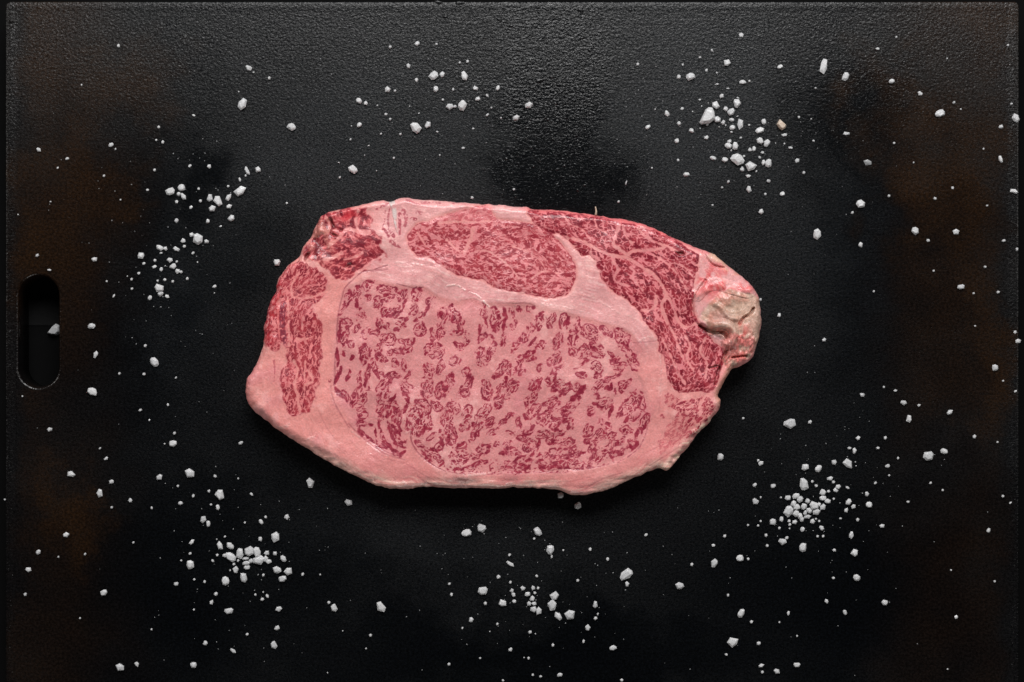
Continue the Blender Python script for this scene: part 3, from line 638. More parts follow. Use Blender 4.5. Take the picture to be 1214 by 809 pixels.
fat = lerp(fat, C(200, 124, 132), 0.18 * sstep(mid + .6 * low2, .9, 2.2))
rimf = sstep(Y, 515, 560) * sstep(-d_eye, 1, 8)
fat = lerp(fat, C(212, 134, 132), 0.5 * rimf)
fat = lerp(fat, C(214, 178, 164), 0.62 * (1 - sstep(d_out + 3.5 * low2, 3, 15)) * sstep(Y, 505, 550))   # dried tallow on the lower side
fat = lerp(fat, C(222, 198, 176), 0.85 * sstep(mid + .6 * strk, -.5, .9) * (1 - sstep(d_out + 2 * low2, 3, 12)) * sstep(X, 765, 805) * sstep(Y, 470, 510))
fat = lerp(fat, C(186, 84, 88), 0.5 * (1 - sstep(d_out, 1.5, 5)) * sstep(low2, -.3, .8) * sstep(-(X - 420), 0, 40) * sstep(Y, 500, 530))
rimz = (1 - sstep(d_out, 8, 20)) * sstep(Y, 520, 560) * sstep(-d_eye, 2, 6)
fat = lerp(fat, C(232, 196, 180), 0.45 * rimz * sstep(fstr + .7 * fstr2, .3, 1.8))
fat = lerp(fat, C(186, 108, 104), 0.35 * rimz * sstep(-fstr - .7 * fstr2, .5, 2.0))
edge_red = (1 - sstep(d_out, 2, 7)) * sstep(-(Y - 330), 0, 60) * sstep(X, 610, 640)
fat = lerp(fat, C(208, 78, 84), 0.55 * edge_red)
leftred = sstep(-(X - 345), 0, 14) * sstep(Y, 318, 335) * (1 - sstep(Y, 398, 420)) * (1 - sstep(d_out, 16, 24))
fat = lerp(fat, C(200, 76, 80), 0.45 * leftred * sstep(mid + low2, -.6, .8))
colr = fat
red_d = C(140, 40, 58); red_m = C(166, 62, 74); red_b = C(186, 74, 82)
def stain(c, m, dark, midc, hl):
    # interior of a fleck is a touch lighter than its rim
    s = lerp(np.broadcast_to(midc, c.shape), dark, sstep(m, 0.55, 1.0) * sstep(hl, -0.6, 1.2))
    return lerp(c, s, np.clip(m, 0, 1))
# a pink flush between the fibres of the lean muscles
for dd, k, cc, vv in ((d_oval, .55, C(214, 124, 132), V_oval), (d_cap, .55, C(216, 118, 127), V_cap), (d_low, .22, C(206, 110, 112), 0), (d_left, .60, C(214, 116, 120), V_left), (d_cor, .60, C(208, 98, 102), V_cor)):
    colr = lerp(colr, cc, k * sstep(dd, -0.5, 2.5) * (1 - .75 * vv))
colr = lerp(colr, C(194, 112, 120), 0.16 * blur(inner, 1.0))
colr = stain(colr, eye * 0.95, C(124, 26, 48), C(156, 50, 68), n_gate + fine * .6)
colr = stain(colr, m_oval * 0.92, C(138, 36, 50), C(168, 62, 71), bund + fine * .4)
colr = stain(colr, m_cap * 0.96, C(118, 24, 40), C(152, 47, 58), bund + fine * .4)
colr = stain(colr, m_low * 0.92, C(128, 30, 48), C(160, 54, 68), bund)
colr = stain(colr, m_left * 0.93, C(124, 30, 46), C(158, 52, 62), bund + fine * .4)
colr = stain(colr, m_cor * 0.93, C(112, 28, 42), C(150, 48, 58), bund + fine * .3)
colr = lerp(colr, C(140, 44, 60), np.clip(np.maximum(sheath, eyerim), 0, 1) * 0.8)
colr = lerp(colr, C(150, 52, 66), np.clip(stray, 0, 1) * 0.9)
# purple strip and bright red rim on the left
Dp, Tp = line_d([(336, 360), (335, 380), (336, 395), (337, 405)])
colr = lerp(colr, C(118, 44, 60), 0.75 * (1 - sstep(Dp, 2.2, 4.2)) * sstep(n_in + 1.3, 0, 1))
colr = lerp(colr, C(184, 46, 54), 0.5 * leftred * (1 - sstep(d_out, 9, 16)) * sstep(fibM + .5 * low2, -.2, .8))
# red blush next to the knob and along the top right border
blush = np.clip(1.25 * np.exp(-(((X - 856) / 40) ** 2 + ((Y - 333) / 19) ** 2)), 0, 1) * sstep(-d_knob, -5, 3) * sstep(-d_cap, -2, 4)
colr = lerp(colr, C(203, 74, 78), 0.85 * np.clip(blush, 0, 1) * sstep(mid + low2 * .5, -1.4, .6))
colr = lerp(colr, C(226, 150, 142), 0.75 * np.clip(blush, 0, 1) * sstep(.8 * fstr + mid, .5, 1.7))
tipfat = (1 - sstep(d_out, 3, 12)) * sstep(X, 832, 842) * (1 - sstep(Y, 318, 332))
colr = lerp(colr, C(214, 178, 156), 0.85 * tipfat * sstep(mid, -1.2, .2))
colr = lerp(colr, C(184, 66, 70), 0.6 * np.exp(-(((X - 848) / 9) ** 2 + ((Y - 315) / 3) ** 2)))
# ragged browned corner
brown = sstep(d_cor, -3, 2) * np.exp(-(((X - 378) / 15) ** 2 + ((Y - 280) / 26) ** 2))
colr = lerp(colr, C(190, 138, 122), 0.70 * np.clip(brown, 0, 1) * sstep(mid + .4 * fine, -.9, .6))
colr = lerp(colr, C(136, 70, 64), 0.45 * np.clip(brown, 0, 1) * sstep(fibM, .35, 1.1))
colr = lerp(colr, C(200, 52, 62), 0.7 * np.exp(-(((X - 412) / 14) ** 2 + ((Y - 256) / 9) ** 2)) * sstep(mid, -.5, .8))
pit = np.zeros(X.shape, np.float32)
for (a, b, L, W, an, g) in [(395, 265, 8, 3, -60, .9), (397, 279, 5, 2.2, -30, .9), (365, 305, 6, 3.5, 55, 1.0), (391, 260, 3, 1.6, -70, .7), (403, 272, 3, 2, 0, .6), (354, 309, 3, 1.4, 50, .7), (806, 300, 7, 1.7, -8, .9), (848, 434, 6, 1.6, 10, .8), (854, 437, 3.5, 1.5, 80, .8), (414, 316, 6, 3, 10, .5)]:
    t = math.radians(an); dx = X - a + wpx; dy = Y - b + wpy
    u = dx * math.cos(t) - dy * math.sin(t); v_ = dx * math.sin(t) + dy * math.cos(t)
    pit = np.maximum(pit, g * (1 - sstep(np.sqrt((u / L) ** 2 + (v_ / W) ** 2), .5, 1.15)))
colr = lerp(colr, C(104, 34, 36), pit * 0.75)
# knob of gristle
kin = sstep(d_knob, -1.0, 2.5)
kc = np.broadcast_to(C(200, 164, 148), X.shape + (3,)).copy()
kc = lerp(kc, C(214, 186, 168), sstep(mid + .4 * low2, .2, 1.6) * .8)
kc = lerp(kc, C(160, 128, 106), sstep(low2 + .6 * mid, .2, 1.5) * .65)
kp = np.clip(np.exp(-(((X - 880) / 9) ** 2 + ((Y - 402) / 20) ** 2)) + .7 * np.exp(-(((X - 874) / 16) ** 2 + ((Y - 425) / 9) ** 2)) + .8 * np.exp(-(((X - 851) / 14) ** 2 + ((Y - 350) / 7) ** 2)), 0, 1)
kc = lerp(kc, C(212, 128, 118), .5 * sstep(low2 + mid * .6, .3, 1.6))
kc = lerp(kc, C(212, 112, 106), np.clip(kp * 1.2, 0, 1) * .9 * sstep(mid, -1.6, .3))
kc = lerp(kc, C(216, 170, 160), .6 * sstep(fstr + mid, -.2, 1.4) * np.clip(np.exp(-(((X - 862) / 26) ** 2 + ((Y - 351) / 8) ** 2)) + np.exp(-(((X - 899) / 7) ** 2 + ((Y - 385) / 30) ** 2)), 0, 1))
kc = lerp(kc, C(160, 122, 106), .35 * sstep(fibM + mid, .6, 1.8))
kc = lerp(kc, C(210, 124, 120), .75 * sstep(Y + 2.5 * low2, 388, 402) * sstep(mid + .7 * fstr, -1.0, .6) * sstep(-(X - 897), 0, 6))
kc = lerp(kc, C(190, 160, 140), .6 * np.exp(-(((X - 872) / 20) ** 2 + ((Y - 367) / 13) ** 2)))
kc = lerp(kc, C(178, 136, 130), .7 * np.exp(-(((X - 853) / 11) ** 2 + ((Y - 377) / 7) ** 2)))
kc = lerp(kc, C(230, 176, 180), .85 * np.clip(1.3 * np.exp(-(((X - 848) / 8) ** 2 + ((Y - 402) / 5) ** 2)), 0, 1))
kc = kc * (1 + 0.015 * fstr + 0.02 * fine)[..., None]
colr = lerp(colr, kc, kin)
spur = (1 - sstep(d_out, 3, 9)) * sstep(X, 840, 850) * sstep(Y, 430, 440) * (1 - sstep(Y, 474, 486))
colr = lerp(colr, C(206, 150, 132), .75 * spur)
# sinew, seams
colr = lerp(colr, C(206, 190, 186), sinew * 0.92 * sstep(mid + fine * .6, -2.2, -.2))
colr = lerp(colr, C(122, 48, 60), blur(np.clip(crease, 0, 1), .4) * 0.6)
colr = lerp(colr, C(242, 214, 206), np.clip(ridge, 0, 1) * 0.75)
colr = colr * (1 + 0.018 * fine + 0.012 * mid)[..., None]
lum = (colr @ np.array([.30, .59, .11], np.float32))[..., None]
colr = np.clip(lum + (colr - lum) * 1.05, 0, 1)
lin = np.where(colr <= 0.04045, colr / 12.92, ((colr + 0.055) / 1.055) ** 2.4).astype(np.float32)

# ------------------------------------------------------------------ relief (metres)
TH = 0.0165
wr = 9 + 9 * sstep(Y, 470, 560) + 4 * sstep(-(X - 330), 0, 30) + 1.2 * low1
q = np.clip(d_out / wr, 0, 1)
low_e = 0.62 + 0.16 * sstep(Y, 500, 555)
prof = low_e + (1 - low_e) * np.sqrt(np.clip(1 - (1 - q) ** 2.2, 0, 1))
Z = TH * prof
ins_m = sstep(d_out, 3, 14)
Z = Z + ins_m * (0.00045 * low1 + 0.00012 * low2)
Z += 0.00003 * mid + 0.000018 * fine
mus = np.maximum.reduce([m_oval, m_cap, m_left, m_low])
Z += -0.00006 * np.clip(eye, 0, 1) + 0.00005 * np.clip(mus, 0, 1)
Z += 0.00035 * sstep(d_cap, 0, 5) + 0.0003 * sstep(d_oval, 0, 5) - 0.0003 * sstep(d_eye, -2, 4) + 0.0002 * seam
Z += -0.00016 * crease + 0.000012 * fstr * outer + .00003 * fstr2 * outer + 0.00022 * ridge + 0.00025 * sinew
Z += -0.0017 * blur(pit, .7)
rag = sstep(d_cor, -2, 6) * (0.12 + np.clip(brown, 0, 1)) + 0.35 * leftred
Z += rag * (0.00050 * gnoise(3.2) + 0.00016 * mid + 0.00008 * fibM) * sstep(d_out, 0, 3)
lumpy = (1 - sstep(d_out, 4, 14)) * sstep(Y, 500, 545)
Z += lumpy * (0.00022 * gnoise(7, 2.2) + 0.00004 * strk)
frn = (1 - sstep(d_out, 3, 13)) * sstep(X, 765, 805) * sstep(Y, 465, 510)
Z += frn * (0.00040 * gnoise(2.4) + .00022 * mid)
# knob: raised mound, folded flap over a pocket
mound = np.exp(-(((X - 868) / 34) ** 2 + ((Y - 385) / 42) ** 2)) * sstep(d_knob, -2, 9)
Z += 0.0022 * mound + .00025 * fibM * kin * sstep(Y, 388, 402) * sstep(d_out, 1, 4)
Z += kin * sstep(d_out, 0, 3) * (0.00030 * gnoise(5.0) + 0.00007 * mid + .00003 * gnoise(1.1))
Df, Tf = line_d([(827, 377), (836, 383), (846, 385), (857, 384), (865, 388), (869, 395), (867, 403), (861, 410)], 20)
flap = np.sqrt(np.clip(1 - (Df / 5.5) ** 2, 0, 1))
Z += 0.0030 * flap * sstep(Tf, 0, .12)
Dg, Tg = line_d([(831, 386), (840, 392), (848, 394), (857, 395), (861, 400)], 20)
Z -= 0.0030 * (1 - sstep(Dg, .6, 3.4))
colr_sh = None
Dk, Tk = line_d([(846, 360), (855, 366), (862, 376), (872, 378)], 20); Z += 0.0011 * (1 - sstep(Dk, 0, 5))
Dk, Tk = line_d([(876, 384), (881, 377), (888, 373), (893, 366)], 20); Z -= 0.0022 * (1 - sstep(Dk, .3, 2.6))
Dk, Tk = line_d([(868, 424), (876, 423), (885, 422)], 20); Z -= 0.0020 * (1 - sstep(Dk, .3, 2.0))
Dk, Tk = line_d([(826, 350), (836, 340), (850, 337), (868, 342), (886, 346), (894, 340)], 20); Z += (0.0009 + .0003 * mid) * np.sqrt(np.clip(1 - (Dk / 8) ** 2, 0, 1)) * sstep(d_out, 0, 4)
Dk, Tk = line_d([(822, 376), (821, 362), (826, 348), (836, 333)], 20); Z -= 0.0012 * (1 - sstep(Dk, .3, 2.8))
Dk, Tk = line_d([(834, 300), (840, 310), (848, 316), (858, 318)], 20); Z -= 0.0010 * (1 - sstep(Dk, .3, 2.6))
Dk, Tk = line_d([(862, 412), (858, 424), (852, 440), (848, 456)], 20); Z -= 0.0016 * (1 - sstep(Dk, .3, 3.0))
Z = np.maximum(Z, 0.0035)

# ------------------------------------------------------------------ steak mesh, split into its tissues
KS = S * (CAM_H - 0.016) / CAM_H
inside = d_out > 0
cellm = inside[:-1, :-1] | inside[1:, :-1] | inside[:-1, 1:] | inside[1:, 1:]
gyd, gxd = np.gradient(d_out, G)
gl = np.hypot(gxd, gyd) + 1e-6
Xs = X.copy(); Ys = Y.copy()
o_m = ~inside
Xs[o_m] = (X - d_out * gxd / gl / gl)[o_m]; Ys[o_m] = (Y - d_out * gyd / gl / gl)[o_m]
PX = (Xs - 607.0) * KS; PY = (404.5 - Ys) * KS
gzy, gzx = np.gradient(Z, G * KS)
NRM = np.stack([-gzx, gzy, np.ones_like(Z)], -1); NRM /= np.linalg.norm(NRM, axis=-1, keepdims=True)
P3 = np.stack([PX, PY, Z], -1).reshape(-1, 3).astype(np.float32)
NR = NRM.reshape(-1, 3); LC = lin.reshape(-1, 3)
fc = lambda a: (a[:-1, :-1] + a[1:, :-1] + a[:-1, 1:] + a[1:, 1:]) * .25
ids = np.zeros((ny - 1, nx - 1), np.int8)
for k, d in ((1, d_eye), (2, d_oval), (3, d_cap), (4, d_low), (5, d_left), (6, d_cor), (7, d_knob)):
    ids[fc(d) > (0 if k != 6 else -1)] = k
ids[(fc(sinew) > .5)] = 8
idx = np.arange(nx * ny).reshape(ny, nx)
quads = np.stack([idx[1:, :-1], idx[1:, 1:], idx[:-1, 1:], idx[:-1, :-1]], -1)

def meat_material():
    m, nt, b = new_mat('raw_meat')
    at = nt.nodes.new('ShaderNodeAttribute'); at.attribute_name = 'tissue'
    nt.links.new(at.outputs['Color'], b.inputs['Base Color'])
    tc = nt.nodes.new('ShaderNodeTexCoord').outputs['Object']
    f = noise_t(nt, tc, 260, 4); g = noise_t(nt, tc, 2600, 2)
    nt.links.new(maprange(nt, f, .35, .7, .28, .52), b.inputs['Roughness'])
    b.inputs['Specular IOR Level'].default_value = 0.42
    b.inputs['Coat Weight'].default_value = 0.25; b.inputs['Coat Roughness'].default_value = 0.16
    b.inputs['Subsurface Weight'].default_value = 0.12
    b.inputs['Subsurface Radius'].default_value = (1.0, .5, .42)
    b.inputs['Subsurface Scale'].default_value = 0.0012
    bp = nt.nodes.new('ShaderNodeBump'); bp.inputs['Strength'].default_value = .35; bp.inputs['Distance'].default_value = .0003
    nt.links.new(math_n(nt, 'ADD', g, math_n(nt, 'MULTIPLY', f, 1.5)), bp.inputs['Height'])
    nt.links.new(bp.outputs[0], b.inputs['Normal'])
    return m
M_MEAT = meat_material()

steak = bpy.data.objects.new('steak', None); col.objects.link(steak)
steak.location = (wx(597), wy(412), 0)
tag(steak, 'thick raw marbled ribeye steak, pink fat and dark red flecks, lying on the black board', 'steak')
OFF = np.array([wx(597), wy(412), 0], np.float32)
def tissue(name, q_, label=None, extra=None):
    used, inv = np.unique(q_.ravel(), return_inverse=True)
    vs = P3[used] - OFF; cs = LC[used]; nr = NR[used]; fs = inv.reshape(-1, 4).astype(np.int32)
    if extra is not None:
        ev, ec, en, ef = extra(used, fs)
        vs = np.concatenate([vs, ev]); cs = np.concatenate([cs, ec]); nr = np.concatenate([nr, en]); fs = np.concatenate([fs, ef])
    me = bpy.data.meshes.new(name)
    me.vertices.add(len(vs)); me.vertices.foreach_set('co', vs.astype(np.float32).ravel())
    me.loops.add(fs.size); me.loops.foreach_set('vertex_index', fs.astype(np.int32).ravel())
    me.polygons.add(len(fs)); me.polygons.foreach_set('loop_start', np.arange(0, fs.size, 4, dtype=np.int32))
    me.update(calc_edges=True)
    me.polygons.foreach_set('use_smooth', np.ones(len(fs), bool))
    a = me.color_attributes.new('tissue', 'FLOAT_COLOR', 'POINT')
    a.data.foreach_set('color', np.concatenate([cs, np.ones((len(cs), 1), np.float32)], 1).astype(np.float32).ravel())
    me.materials.append(M_MEAT)
    me.normals_split_custom_set_from_vertices([tuple(v) for v in nr.astype(float)])
    ob = bpy.data.objects.new(name, me); col.objects.link(ob); ob.parent = steak
    if label: ob['label'] = label
    return ob
names = ['fat', 'eye_muscle', 'upper_muscle', 'cap_muscle', 'lower_muscle', 'side_muscle', 'corner_muscle', 'gristle_knob', 'sinew']
labels = ['pink and pale fat binding the muscles', 'large pale pink eye muscle with curly dark red flecks', 'finely marbled oval muscle above the eye', 'dark red curved cap muscle at the right',
          'small streaked muscle at the lower right tip', 'dark red strip of muscle along the left', 'ragged browned muscle at the upper left corner', 'beige gristle knob with a folded flap', 'short grey white sinew cut across the upper edge']
for k, nm in enumerate(names):
    q_ = quads[cellm & (ids == k)]
    if len(q_): tissue(nm, q_, labels[k])
# side wall and underside: closed skirt below the outline
allq = quads[cellm]
e = np.concatenate([allq[:, [0, 1]], allq[:, [1, 2]], allq[:, [2, 3]], allq[:, [3, 0]]])
key = np.sort(e, 1); kk = key[:, 0].astype(np.int64) * (nx * ny) + key[:, 1]
u_, first, cnt = np.unique(kk, return_index=True, return_counts=True)
be = e[first[cnt == 1]]
used, inv = np.unique(be.ravel(), return_inverse=True); be_l = inv.reshape(-1, 2)
top = P3[used]; gxx = (gxd / gl).ravel()[used]; gyy = (gyd / gl).ravel()[used]
inw = np.stack([gxx, -gyy, np.zeros_like(gxx)], -1)
rowsZ = [(0.0, 1.0), (0.0004, 0.6), (0.0014, 0.28), (0.0030, 0.0)]
vs = []; nrm = []
for ins_, f in rowsZ:
    p = top + inw * ins_; p[:, 2] = top[:, 2] * f
    vs.append(p - OFF); nn = -inw + np.array([0, 0, .5 if f > .5 else -.5]); nrm.append(nn / np.linalg.norm(nn, axis=1, keepdims=True))
n = len(used)
fs = []
for r in range(3):
    fs.append(np.stack([be_l[:, 1] + r * n, be_l[:, 0] + r * n, be_l[:, 0] + (r + 1) * n, be_l[:, 1] + (r + 1) * n], -1))
fs = np.concatenate(fs); vs = np.concatenate(vs); cs = np.concatenate([LC[used]] * 4)
me = bpy.data.meshes.new('side_wall')
me.from_pydata(vs.tolist(), [], fs.tolist()); me.update()
me.polygons.foreach_set('use_smooth', np.ones(len(me.polygons), bool))
a = me.color_attributes.new('tissue', 'FLOAT_COLOR', 'POINT')
a.data.foreach_set('color', np.concatenate([cs, np.ones((len(cs), 1), np.float32)], 1).astype(np.float32).ravel())
me.materials.append(M_MEAT)
me.normals_split_custom_set_from_vertices([tuple(v) for v in np.concatenate(nrm).astype(float)])
ob = bpy.data.objects.new('side_wall', me); col.objects.link(ob); ob.parent = steak
# stiff bristle of dried fat at the top border, ragged shreds at the lower right
def shred(pts, r0, r1, c, name='fat_shred'):
    m = plain('shred_' + name, c, .6, 900, .15)
    vs, fs = [], []
    for k, (x, y, z) in enumerate(pts):
        r = (r0 + (r1 - r0) * k / (len(pts) - 1)) * S
        for i in range(6):
            a = i * math.pi / 3
            vs.append((wx(x) + r * math.cos(a) - OFF[0], wy(y) + r * .6 * math.sin(a) - OFF[1], z + r * math.sin(a) * .8))
    for k in range(len(pts) - 1):
        for i in range(6): fs.append((k * 6 + i, k * 6 + (i + 1) % 6, k * 6 + 6 + (i + 1) % 6, k * 6 + 6 + i))
    fs.append(tuple(range(6))[::-1]); fs.append(tuple(range((len(pts) - 1) * 6, len(pts) * 6)))
    return mesh_obj(name, vs, fs, m, steak, True)
shred([(704.5, 258, .0150), (705, 254, .0150), (704.5, 250.5, .0152), (704, 248.5, .0154)], 1.3, .6, (.55, .42, .32), 'bristle')

# ------------------------------------------------------------------ salt
def salt_material(name, a, b_, sss, alpha_like=0.0):
    m, nt, b = new_mat(name)
    tc = nt.nodes.new('ShaderNodeTexCoord').outputs['Object']
    info = nt.nodes.new('ShaderNodeObjectInfo').outputs['Random']
    f = noise_t(nt, tc, 3.2, 4, .65)
    f2 = maprange(nt, math_n(nt, 'ADD', f, math_n(nt, 'MULTIPLY', math_n(nt, 'SUBTRACT', info, .5), .16)), .34, .62, 0, 1)
    nt.links.new(mixc(nt, f2, a + (1,), b_ + (1,)), b.inputs['Base Color'])
    b.inputs['Roughness'].default_value = .24
    b.inputs['Subsurface Weight'].default_value = sss
    b.inputs['Transmission Weight'].default_value = alpha_like
    b.inputs['IOR'].default_value = 1.54
    b.inputs['Subsurface Radius'].default_value = (1, 1, 1); b.inputs['Subsurface Scale'].default_value = .0015
    bp = nt.nodes.new('ShaderNodeBump'); bp.inputs['Strength'].default_value = .6; bp.inputs['Distance'].default_value = .00025
    g = noise_t(nt, tc, 9, 3); nt.links.new(g, bp.inputs['Height']); nt.links.new(bp.outputs[0], b.inputs['Normal'])
    return m
M_SALT = salt_material('salt', (.78, .79, .81), (.99, .99, 1.0), .25, .40)
M_DIM = salt_material('damp_salt', (.13, .132, .135), (.30, .305, .31), .05)
M_BEIGE = salt_material('beige_salt', (.56, .38, .26), (.80, .66, .54), .3, .3)

def hull_mesh(name, seed, outline=None):
    """faceted crystal of unit extent (x, y in -.5..+.5, z 0..1)"""
    import bmesh
    r = random.Random(seed)
    pts = []
    if outline:
        for (x, y) in outline:
            pts.append((x, y, 0.0)); pts.append((x * .97, y * .97, r.uniform(.35, .6))); pts.append((x * .68, y * .68, r.uniform(.85, 1.0)))
    else:
        n = r.choice((5, 5, 6, 6, 7, 8)); a0 = r.uniform(0, 6.28); sq = r.uniform(2.0, 3.6)
        for i in range(n):
            a = a0 + 2 * math.pi * (i + r.uniform(-.28, .28)) / n
            c, s_ = math.cos(a), math.sin(a)
            k = (abs(c) ** sq + abs(s_) ** sq) ** (-1 / sq) * r.uniform(.88, 1.05)
            b2 = r.uniform(.78, .95); t2 = r.uniform(.42, .72); h = r.uniform(.3, .55)
            pts += [(k * c * b2, k * s_ * b2, 0.0), (k * c, k * s_, h), (k * c * t2, k * s_ * t2, r.uniform(.78, 1.0))]
    bm = bmesh.new()
    for p in pts: bm.verts.new(p)
    res = bmesh.ops.convex_hull(bm, input=bm.verts)
    bmesh.ops.delete(bm, geom=[v for v in bm.verts if not v.link_faces], context='VERTS')
    xs = [v.co.x for v in bm.verts]; ys = [v.co.y for v in bm.verts]; zs = [v.co.z for v in bm.verts]
    for v in bm.verts:
        v.co.x = (v.co.x - min(xs)) / (max(xs) - min(xs)) - .5
        v.co.y = (v.co.y - min(ys)) / (max(ys) - min(ys)) - .5
        v.co.z = (v.co.z - min(zs)) / (max(zs) - min(zs))
    bmesh.ops.bevel(bm, geom=list(bm.edges), offset=.018, segments=1, affect='EDGES', clamp_overlap=True)
    bmesh.ops.recalc_face_normals(bm, faces=bm.faces)
    me = bpy.data.meshes.new(name); bm.to_mesh(me); bm.free()
    return me

D = 'd'
GR = []          # (px, py, long, short, angle, dim)
def put(ox, oy, k, lst):
    for t in lst:
        dim = t[-1] == D
        if dim: t = t[:-1]
        x, y, L = t[:3]; W = t[3] if len(t) > 3 else L * .92; an = t[4] if len(t) > 4 else random.uniform(0, 90)
        GR.append((ox + x / k, oy + y / k, L / k, W / k, an, dim))
put(890, 530, ZK, [(520,195,72,66,0),(647,207,80,60,60),(800,147,52,50,0),(935,160,110,75,-35),(945,12,45,30,0),(993,35,62,42,75),(505,355,125,85,-75),(590,332,32),(628,372,38),(760,302,62,45,0),(793,336,36),(835,382,52,48,45),(813,415,52,40,-30),(928,390,45,28,-30),(745,426,36),(690,435,62,58,60),(692,490,72,48,0),(738,520,62,50,20),(795,498,28),(355,488,62,50,0),(432,470,75,55,20),(472,502,68,58,60),(290,485,26),(545,518,48,46),(412,545,60,58),(440,575,70,60,0),(362,615,120,85,60),(508,572,65,58,70),(605,560,92,88,0),(655,550,40,38),(688,575,68,56,80),(560,610,60,58,0),(630,620,80,66,0),(435,638,66,62),(470,660,60,58),(522,632,52,40),(545,668,75,40,0),(485,690,60,50,80),(368,710,40,36,40),(420,718,50,45,60),(373,745,36,30),(590,715,52,48,40),(625,690,26,D),(657,712,28,D),(295,693,52,40,75),(212,718,68,64,90),(215,375,50,42),(38,365,48,34,50),(95,155,60,48,20,D),(72,130,30,D),(40,525,68,60,-30),(95,483,24),(95,713,26),(70,755,28),(495,790,50,44),(680,778,55,46,-20),(938,527,66,52,55),(983,573,48,44),(915,605,50,36,80),(1112,450,50,44),(1133,553,66,58,0),(1195,345,36,28,60),(1025,698,40,34),(862,687,26,D),(1003,145,16),(1010,182,14),(372,783,20,D),(275,778,30,D)])
put(220, 615, ZK, [(170,5,75,60,45),(220,48,62,40,-85),(570,38,28),(725,30,55,38,-50),(975,0,30),(862,175,112,80,88),(718,195,48,38,85),(378,172,26),(300,198,18),(330,255,90,52,-75),(430,260,90,60,-35),(62,222,68,36,45),(45,335,34,28),(305,350,36,30),(262,403,40,28,-50),(48,440,90,75,90),(378,355,50,40,20),(435,365,120,75,-35),(525,335,105,72,80),(505,402,32),(578,382,68,30,10),(630,405,45,40),(585,425,78,40,5),(590,468,66,42,0),(612,312,100,92,20),(688,320,110,72,-75),(708,395,125,95,0),(770,385,70,48,80),(795,410,62,48,20),(778,330,56,46,15),(858,333,44,40,60),(940,382,75,52,-45),(880,490,95,70,-15),(985,505,85,72,15),(932,577,78,62,10),(1125,533,38,32),(748,540,36,28,85),(465,437,36,32),(485,490,72,56,-70),(428,496,22),(558,565,100,66,-80),(385,595,90,75,-80),(85,582,28),(185,605,34,30),(293,722,40,38),(250,800,50,35,80),(745,705,20),(785,742,46,32,-60),(738,772,44,34,40),(670,728,30,D)])
put(800, 100, ZK, [(408,340,70,62,20),(310,390,30),(392,203,80,68,-50),(447,116,46,44),(510,42,36,16,0),(405,2,50,20,10),(595,185,90,76,70),(605,132,36,16,-20),(488,238,48,46),(540,268,76,66,30),(545,343,52,36,0),(600,308,30,10,20),(463,368,48,40,60),(487,395,24,18),(425,410,14),(552,418,58,50,20),(542,460,34,24,-20),(627,388,112,58,85),(713,393,28,22),(632,515,30,28),(853,362,58,46,-80),(815,443,96,56,25),(1052,487,62,38,10,D),(1190,318,34,28),(1112,612,52,26,-10),(1052,570,22,D),(967,566,14),(815,545,72,66,-40),(882,565,78,64,85),(720,630,44,38,-60),(760,620,54,34,80),(840,657,44,34,15),(813,703,34,26,-60),(850,752,60,40,85),(895,760,86,64,85),(602,722,135,105,-35),(663,692,34,28),(480,727,58,52,-20),(367,710,66,40,-15),(303,516,48,40,30),(163,446,56,42,-20),(40,378,42,40),(18,545,50,46),(523,550,46,36),(512,592,72,56,-10),(580,595,78,60,80),(540,637,26,14),(240,150,30,24),(257,212,18),(320,182,14),(170,262,16,D),(70,235,36,D),(243,423,16,D),(30,728,32,D),(1172,732,50,D),(730,785,105,92,30),(645,803,28)])
put(150, 260, ZK, [(625,150,48,44),(688,192,112,102,75),(770,213,48,42),(545,208,52,48,-50),(557,262,40,36),(640,327,42,30),(322,275,78,48,-25),(375,283,44,42,40),(333,325,32,22),(480,287,68,42,-25),(140,350,74,64,60),(168,425,34,30,0,D),(274,397,36,34),(418,390,54,52),(483,408,32,26,50),(270,457,50,32,15),(448,453,66,58,0),(335,482,44,36,80),(372,448,20,10),(492,502,52,48),(527,507,36,32),(118,518,32,D),(50,577,34,28),(53,668,34,28),(8,548,16),(300,592,30,24,60),(445,598,32,30),(584,572,36,34),(368,580,36,D),(315,660,92,84,0),(328,715,60,50,40),(225,755,50,40,80),(390,742,50,40,-40,D),(845,645,46,34,35,D),(843,708,16,D),(682,412,18,D),(903,68,30,18,20,D)])
put(580, 665, ZK, [(207,32,80,36,-35),(172,10,24,14),(88,155,40,38),(203,205,34,30),(217,285,40,38),(234,325,46,42,-30),(240,388,42,38),(131,405,80,66,-30),(324,261,48,46),(421,260,50,38,90),(468,262,32,30),(455,146,36,30,-50),(437,307,34,32),(367,320,54,46,0),(412,362,54,52),(382,412,48,44,60),(430,410,48,36,0),(425,468,66,60,20),(475,480,86,56,80),(625,335,88,80,45),(605,420,112,88,-75),(660,527,92,60,-40),(770,515,106,96,0),(1017,420,72,48,90),(1020,550,44,34,30),(1042,510,34,18,65),(945,637,64,56,80),(905,773,42,30,85),(850,188,36,32),(392,682,42,36,20),(443,700,16,D),(78,605,32,28),(5,678,16),(610,803,30,16)])
put(180, 180, ZK, [(28,177,32),(365,135,46,28,40,D),(552,142,44,42),(915,185,92,34,-65),(900,230,24,D),(1020,170,60,54,90),(845,270,54,26,-75),(733,333,30),(852,375,130,80,30),(738,435,80,44,65),(745,525,60,46,15),(765,637,70,56,40),(558,445,76,60,88),(637,473,108,80,-55),(585,545,72,66,20),(467,474,36,34),(180,383,92,70,20),(286,345,72,68),(258,406,42,38),(305,432,76,46,-45),(238,480,40,D),(375,535,44,30,60,D),(238,662,46,38),(538,668,44,42),(450,355,30,D)])
n_win = len(GR)
